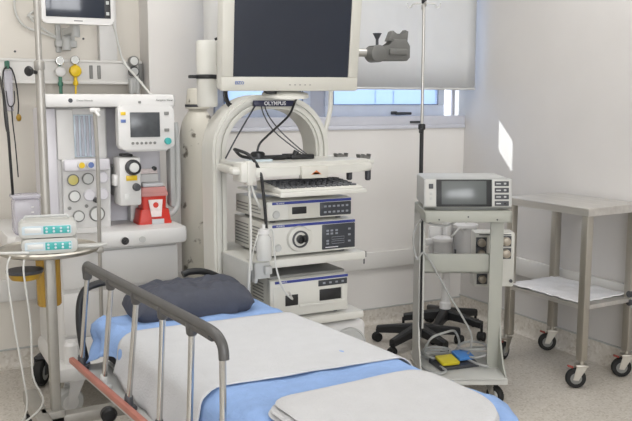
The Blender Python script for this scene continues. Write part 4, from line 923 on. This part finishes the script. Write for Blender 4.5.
for x, z, h, rr in ((-.075, .455, .13, .055), (.09, .455, .2, .07)):
    j = MB(); j.lathe([(rr*.85, 0), (rr*.9, .005), (rr, h), (rr*1.02, h+.004)], (x, -.06, z), n=28); jo = j.done('jar', 'cloudy', su)
    MB().lathe([(rr*1.08, h), (rr*1.1, h+.004), (rr*1.1, h+.018), (rr*.8, h+.026), (0, h+.027)], (x, -.06, z), n=28).done('lid', 'white', jo)
b = MB(); b.tube([(-.04, -.085, .6), (-.04, -.12, .63), (.0, -.12, .66), (.05, -.1, .64), (.08, -.08, .69)], .006, 8, smooth=6); b.done('hose', 'tube', su)
MB().cyl((-.03, -.125, .46), (-.03, -.125, .54), .006).bx(-.035, .01, -.13, -.12, .455, .47, .002).done('switch_lever', 'dgrey', su)

# ------------------------------------------------------------------ stainless trolley at right
tr = thing('steel_trolley', 'stainless steel two tier trolley on casters against the right wall', 'trolley', (3.075, 3.065, 0), math.radians(2))
TXa, TXb, TYa, TYb, TZ = 2.905, 3.288, 2.775, 3.34, .893
def S(): return MB((3.06, 3.06, 0))
b = S(); b.bx(TXa, TXb, TYa, TYb, TZ-.012, TZ, .004); b.bx(TXa+.002, TXb-.002, TYa+.002, TYa+.005, TZ-.04, TZ-.01, 0); b.bx(TXa+.002, TXa+.005, TYa+.002, TYb-.002, TZ-.04, TZ-.01, 0); b.bx(TXb-.005, TXb-.002, TYa+.002, TYb-.002, TZ-.04, TZ-.01, 0); b.bx(TXa+.002, TXb-.002, TYb-.005, TYb-.002, TZ-.04, TZ-.01, 0); b.done('top', 'steelt', tr)
LG = [(x, y) for y in (TYa+.027, TYb-.027) for x in (TXa+.027, TXb-.027)]
for i, (x, y) in enumerate(LG):
    S().bx(x-.02, x+.02, y-.02, y+.02, .135, TZ-.013, .003).done('leg', 'steel', tr)
    caster(tr, x-3.06-.035, y-3.06-.0, .05, .03, math.radians(-35 if i != 2 else 20), 'rubber', 'steel', 'grey', .125, 'brown')
b = S(); b.bx(TXa+.01, TXb-.01, TYa+.01, TYb-.01, .405, .413, .002); b.bx(TXa+.01, TXa+.013, TYa+.04, TYb-.04, .392, .408, 0); b.bx(TXa+.04, TXb-.04, TYa+.01, TYa+.013, .392, .408, 0); b.done('lower_shelf', 'steelt', tr)
dm2 = MB((3.06, 3.06, .414))
def fdr(u, v):
    x = TXa+.012+.36*u; y = TYa+.05+.49*v
    x = x + .012*noise.noise(Vector((v*7, 3, 0)))*(1 if u < .05 or u > .95 else 0); y = y+.014*noise.noise(Vector((u*6, 5, 0)))*(1 if v < .05 or v > .95 else 0)
    return (x, y, .4155 + .007*(noise.noise(Vector((u*6, v*9, 1)))+.7))
dm2.grid(fdr, 30, 40)
tag(dm2.done('folded_drape', 'drape', None, angle=60, loc=(3.075, 3.065, .414), rotz=math.radians(2), solid=.004), 'crumpled white drape spread on the lower shelf of the steel trolley', 'drape')
# socket on right wall
wsk = thing('wall_socket', 'dark grey socket block on the right wall rail behind the steel trolley', 'wall socket', (XR-.025, 2.80, .41))
MB().bx(-.035, 0, -.03, .03, -.05, .05, .006).done('body', 'lgrey', wsk)
for z in (-.02, .022): MB().lathe([(.017, 0), (.017, .012), (.012, .014), (0, .014)], (-.035, 0, z), R=Matrix.Rotation(-PI/2, 3, 'Y')).done('plug', 'dgrey', wsk)

# ------------------------------------------------------------------ light
def area(name, loc, sx, sy, power, col, rot=(0, 0, 0)):
    l = bpy.data.lights.new(name, 'AREA'); l.shape = 'RECTANGLE'; l.size = sx; l.size_y = sy; l.energy = power; l.color = col
    o = bpy.data.objects.new(name, l); COL.objects.link(o); o.location = loc; o.rotation_euler = rot; return o
for x in (-.5, 1.0, 2.5):
    for y, p in ((.4, 3.5), (2.9, 13)): area('ceiling_panel_lamp', (x, y, HC-.02), 1.2, .9, p, (1, .99, .98))
area('front_fill', (.3, Y0-.02, 1.65), 2.9, 1.4, 62, (.98, .985, 1), (PI/2, 0, 0))  # added fill light from behind the camera, brightens the walls
sun = bpy.data.lights.new('sun', 'SUN'); sun.energy = 7; sun.angle = math.radians(.6); sun.color = (1, .96, .9)
so2 = bpy.data.objects.new('sun', sun); COL.objects.link(so2)
so2.rotation_euler = Vector((1.0, -1, -.98)).to_track_quat('-Z', 'Y').to_euler()
wd = bpy.data.worlds.new('sky'); bpy.context.scene.world = wd; wd.use_nodes = True
bg = wd.node_tree.nodes['Background']
tcw = wd.node_tree.nodes.new('ShaderNodeTexCoord'); sep = wd.node_tree.nodes.new('ShaderNodeSeparateXYZ'); rmp = wd.node_tree.nodes.new('ShaderNodeValToRGB')
wd.node_tree.links.new(tcw.outputs['Generated'], sep.inputs[0]); wd.node_tree.links.new(sep.outputs['Z'], rmp.inputs['Fac']); wd.node_tree.links.new(rmp.outputs['Color'], bg.inputs['Color'])
rmp.color_ramp.elements[0].color = (.95, .97, 1, 1); rmp.color_ramp.elements[1].color = (.85, .92, 1, 1)
bg.inputs['Strength'].default_value = 3.6

# ------------------------------------------------------------------ camera and view
sc = bpy.context.scene
cam = bpy.data.cameras.new('camera'); co = bpy.data.objects.new('camera', cam); COL.objects.link(co)
cam.sensor_width = 36; cam.lens = 36*810/632; cam.clip_start = .05
co.location = (0, 0, 1.4); co.rotation_euler = (PI/2 - math.atan(109.5/810), 0, math.radians(-27.8))
sc.camera = co
sc.view_settings.view_transform = 'Standard'; sc.view_settings.look = 'None'; sc.view_settings.gamma = 1; sc.view_settings.use_curve_mapping = False
sc.view_settings.exposure = .14
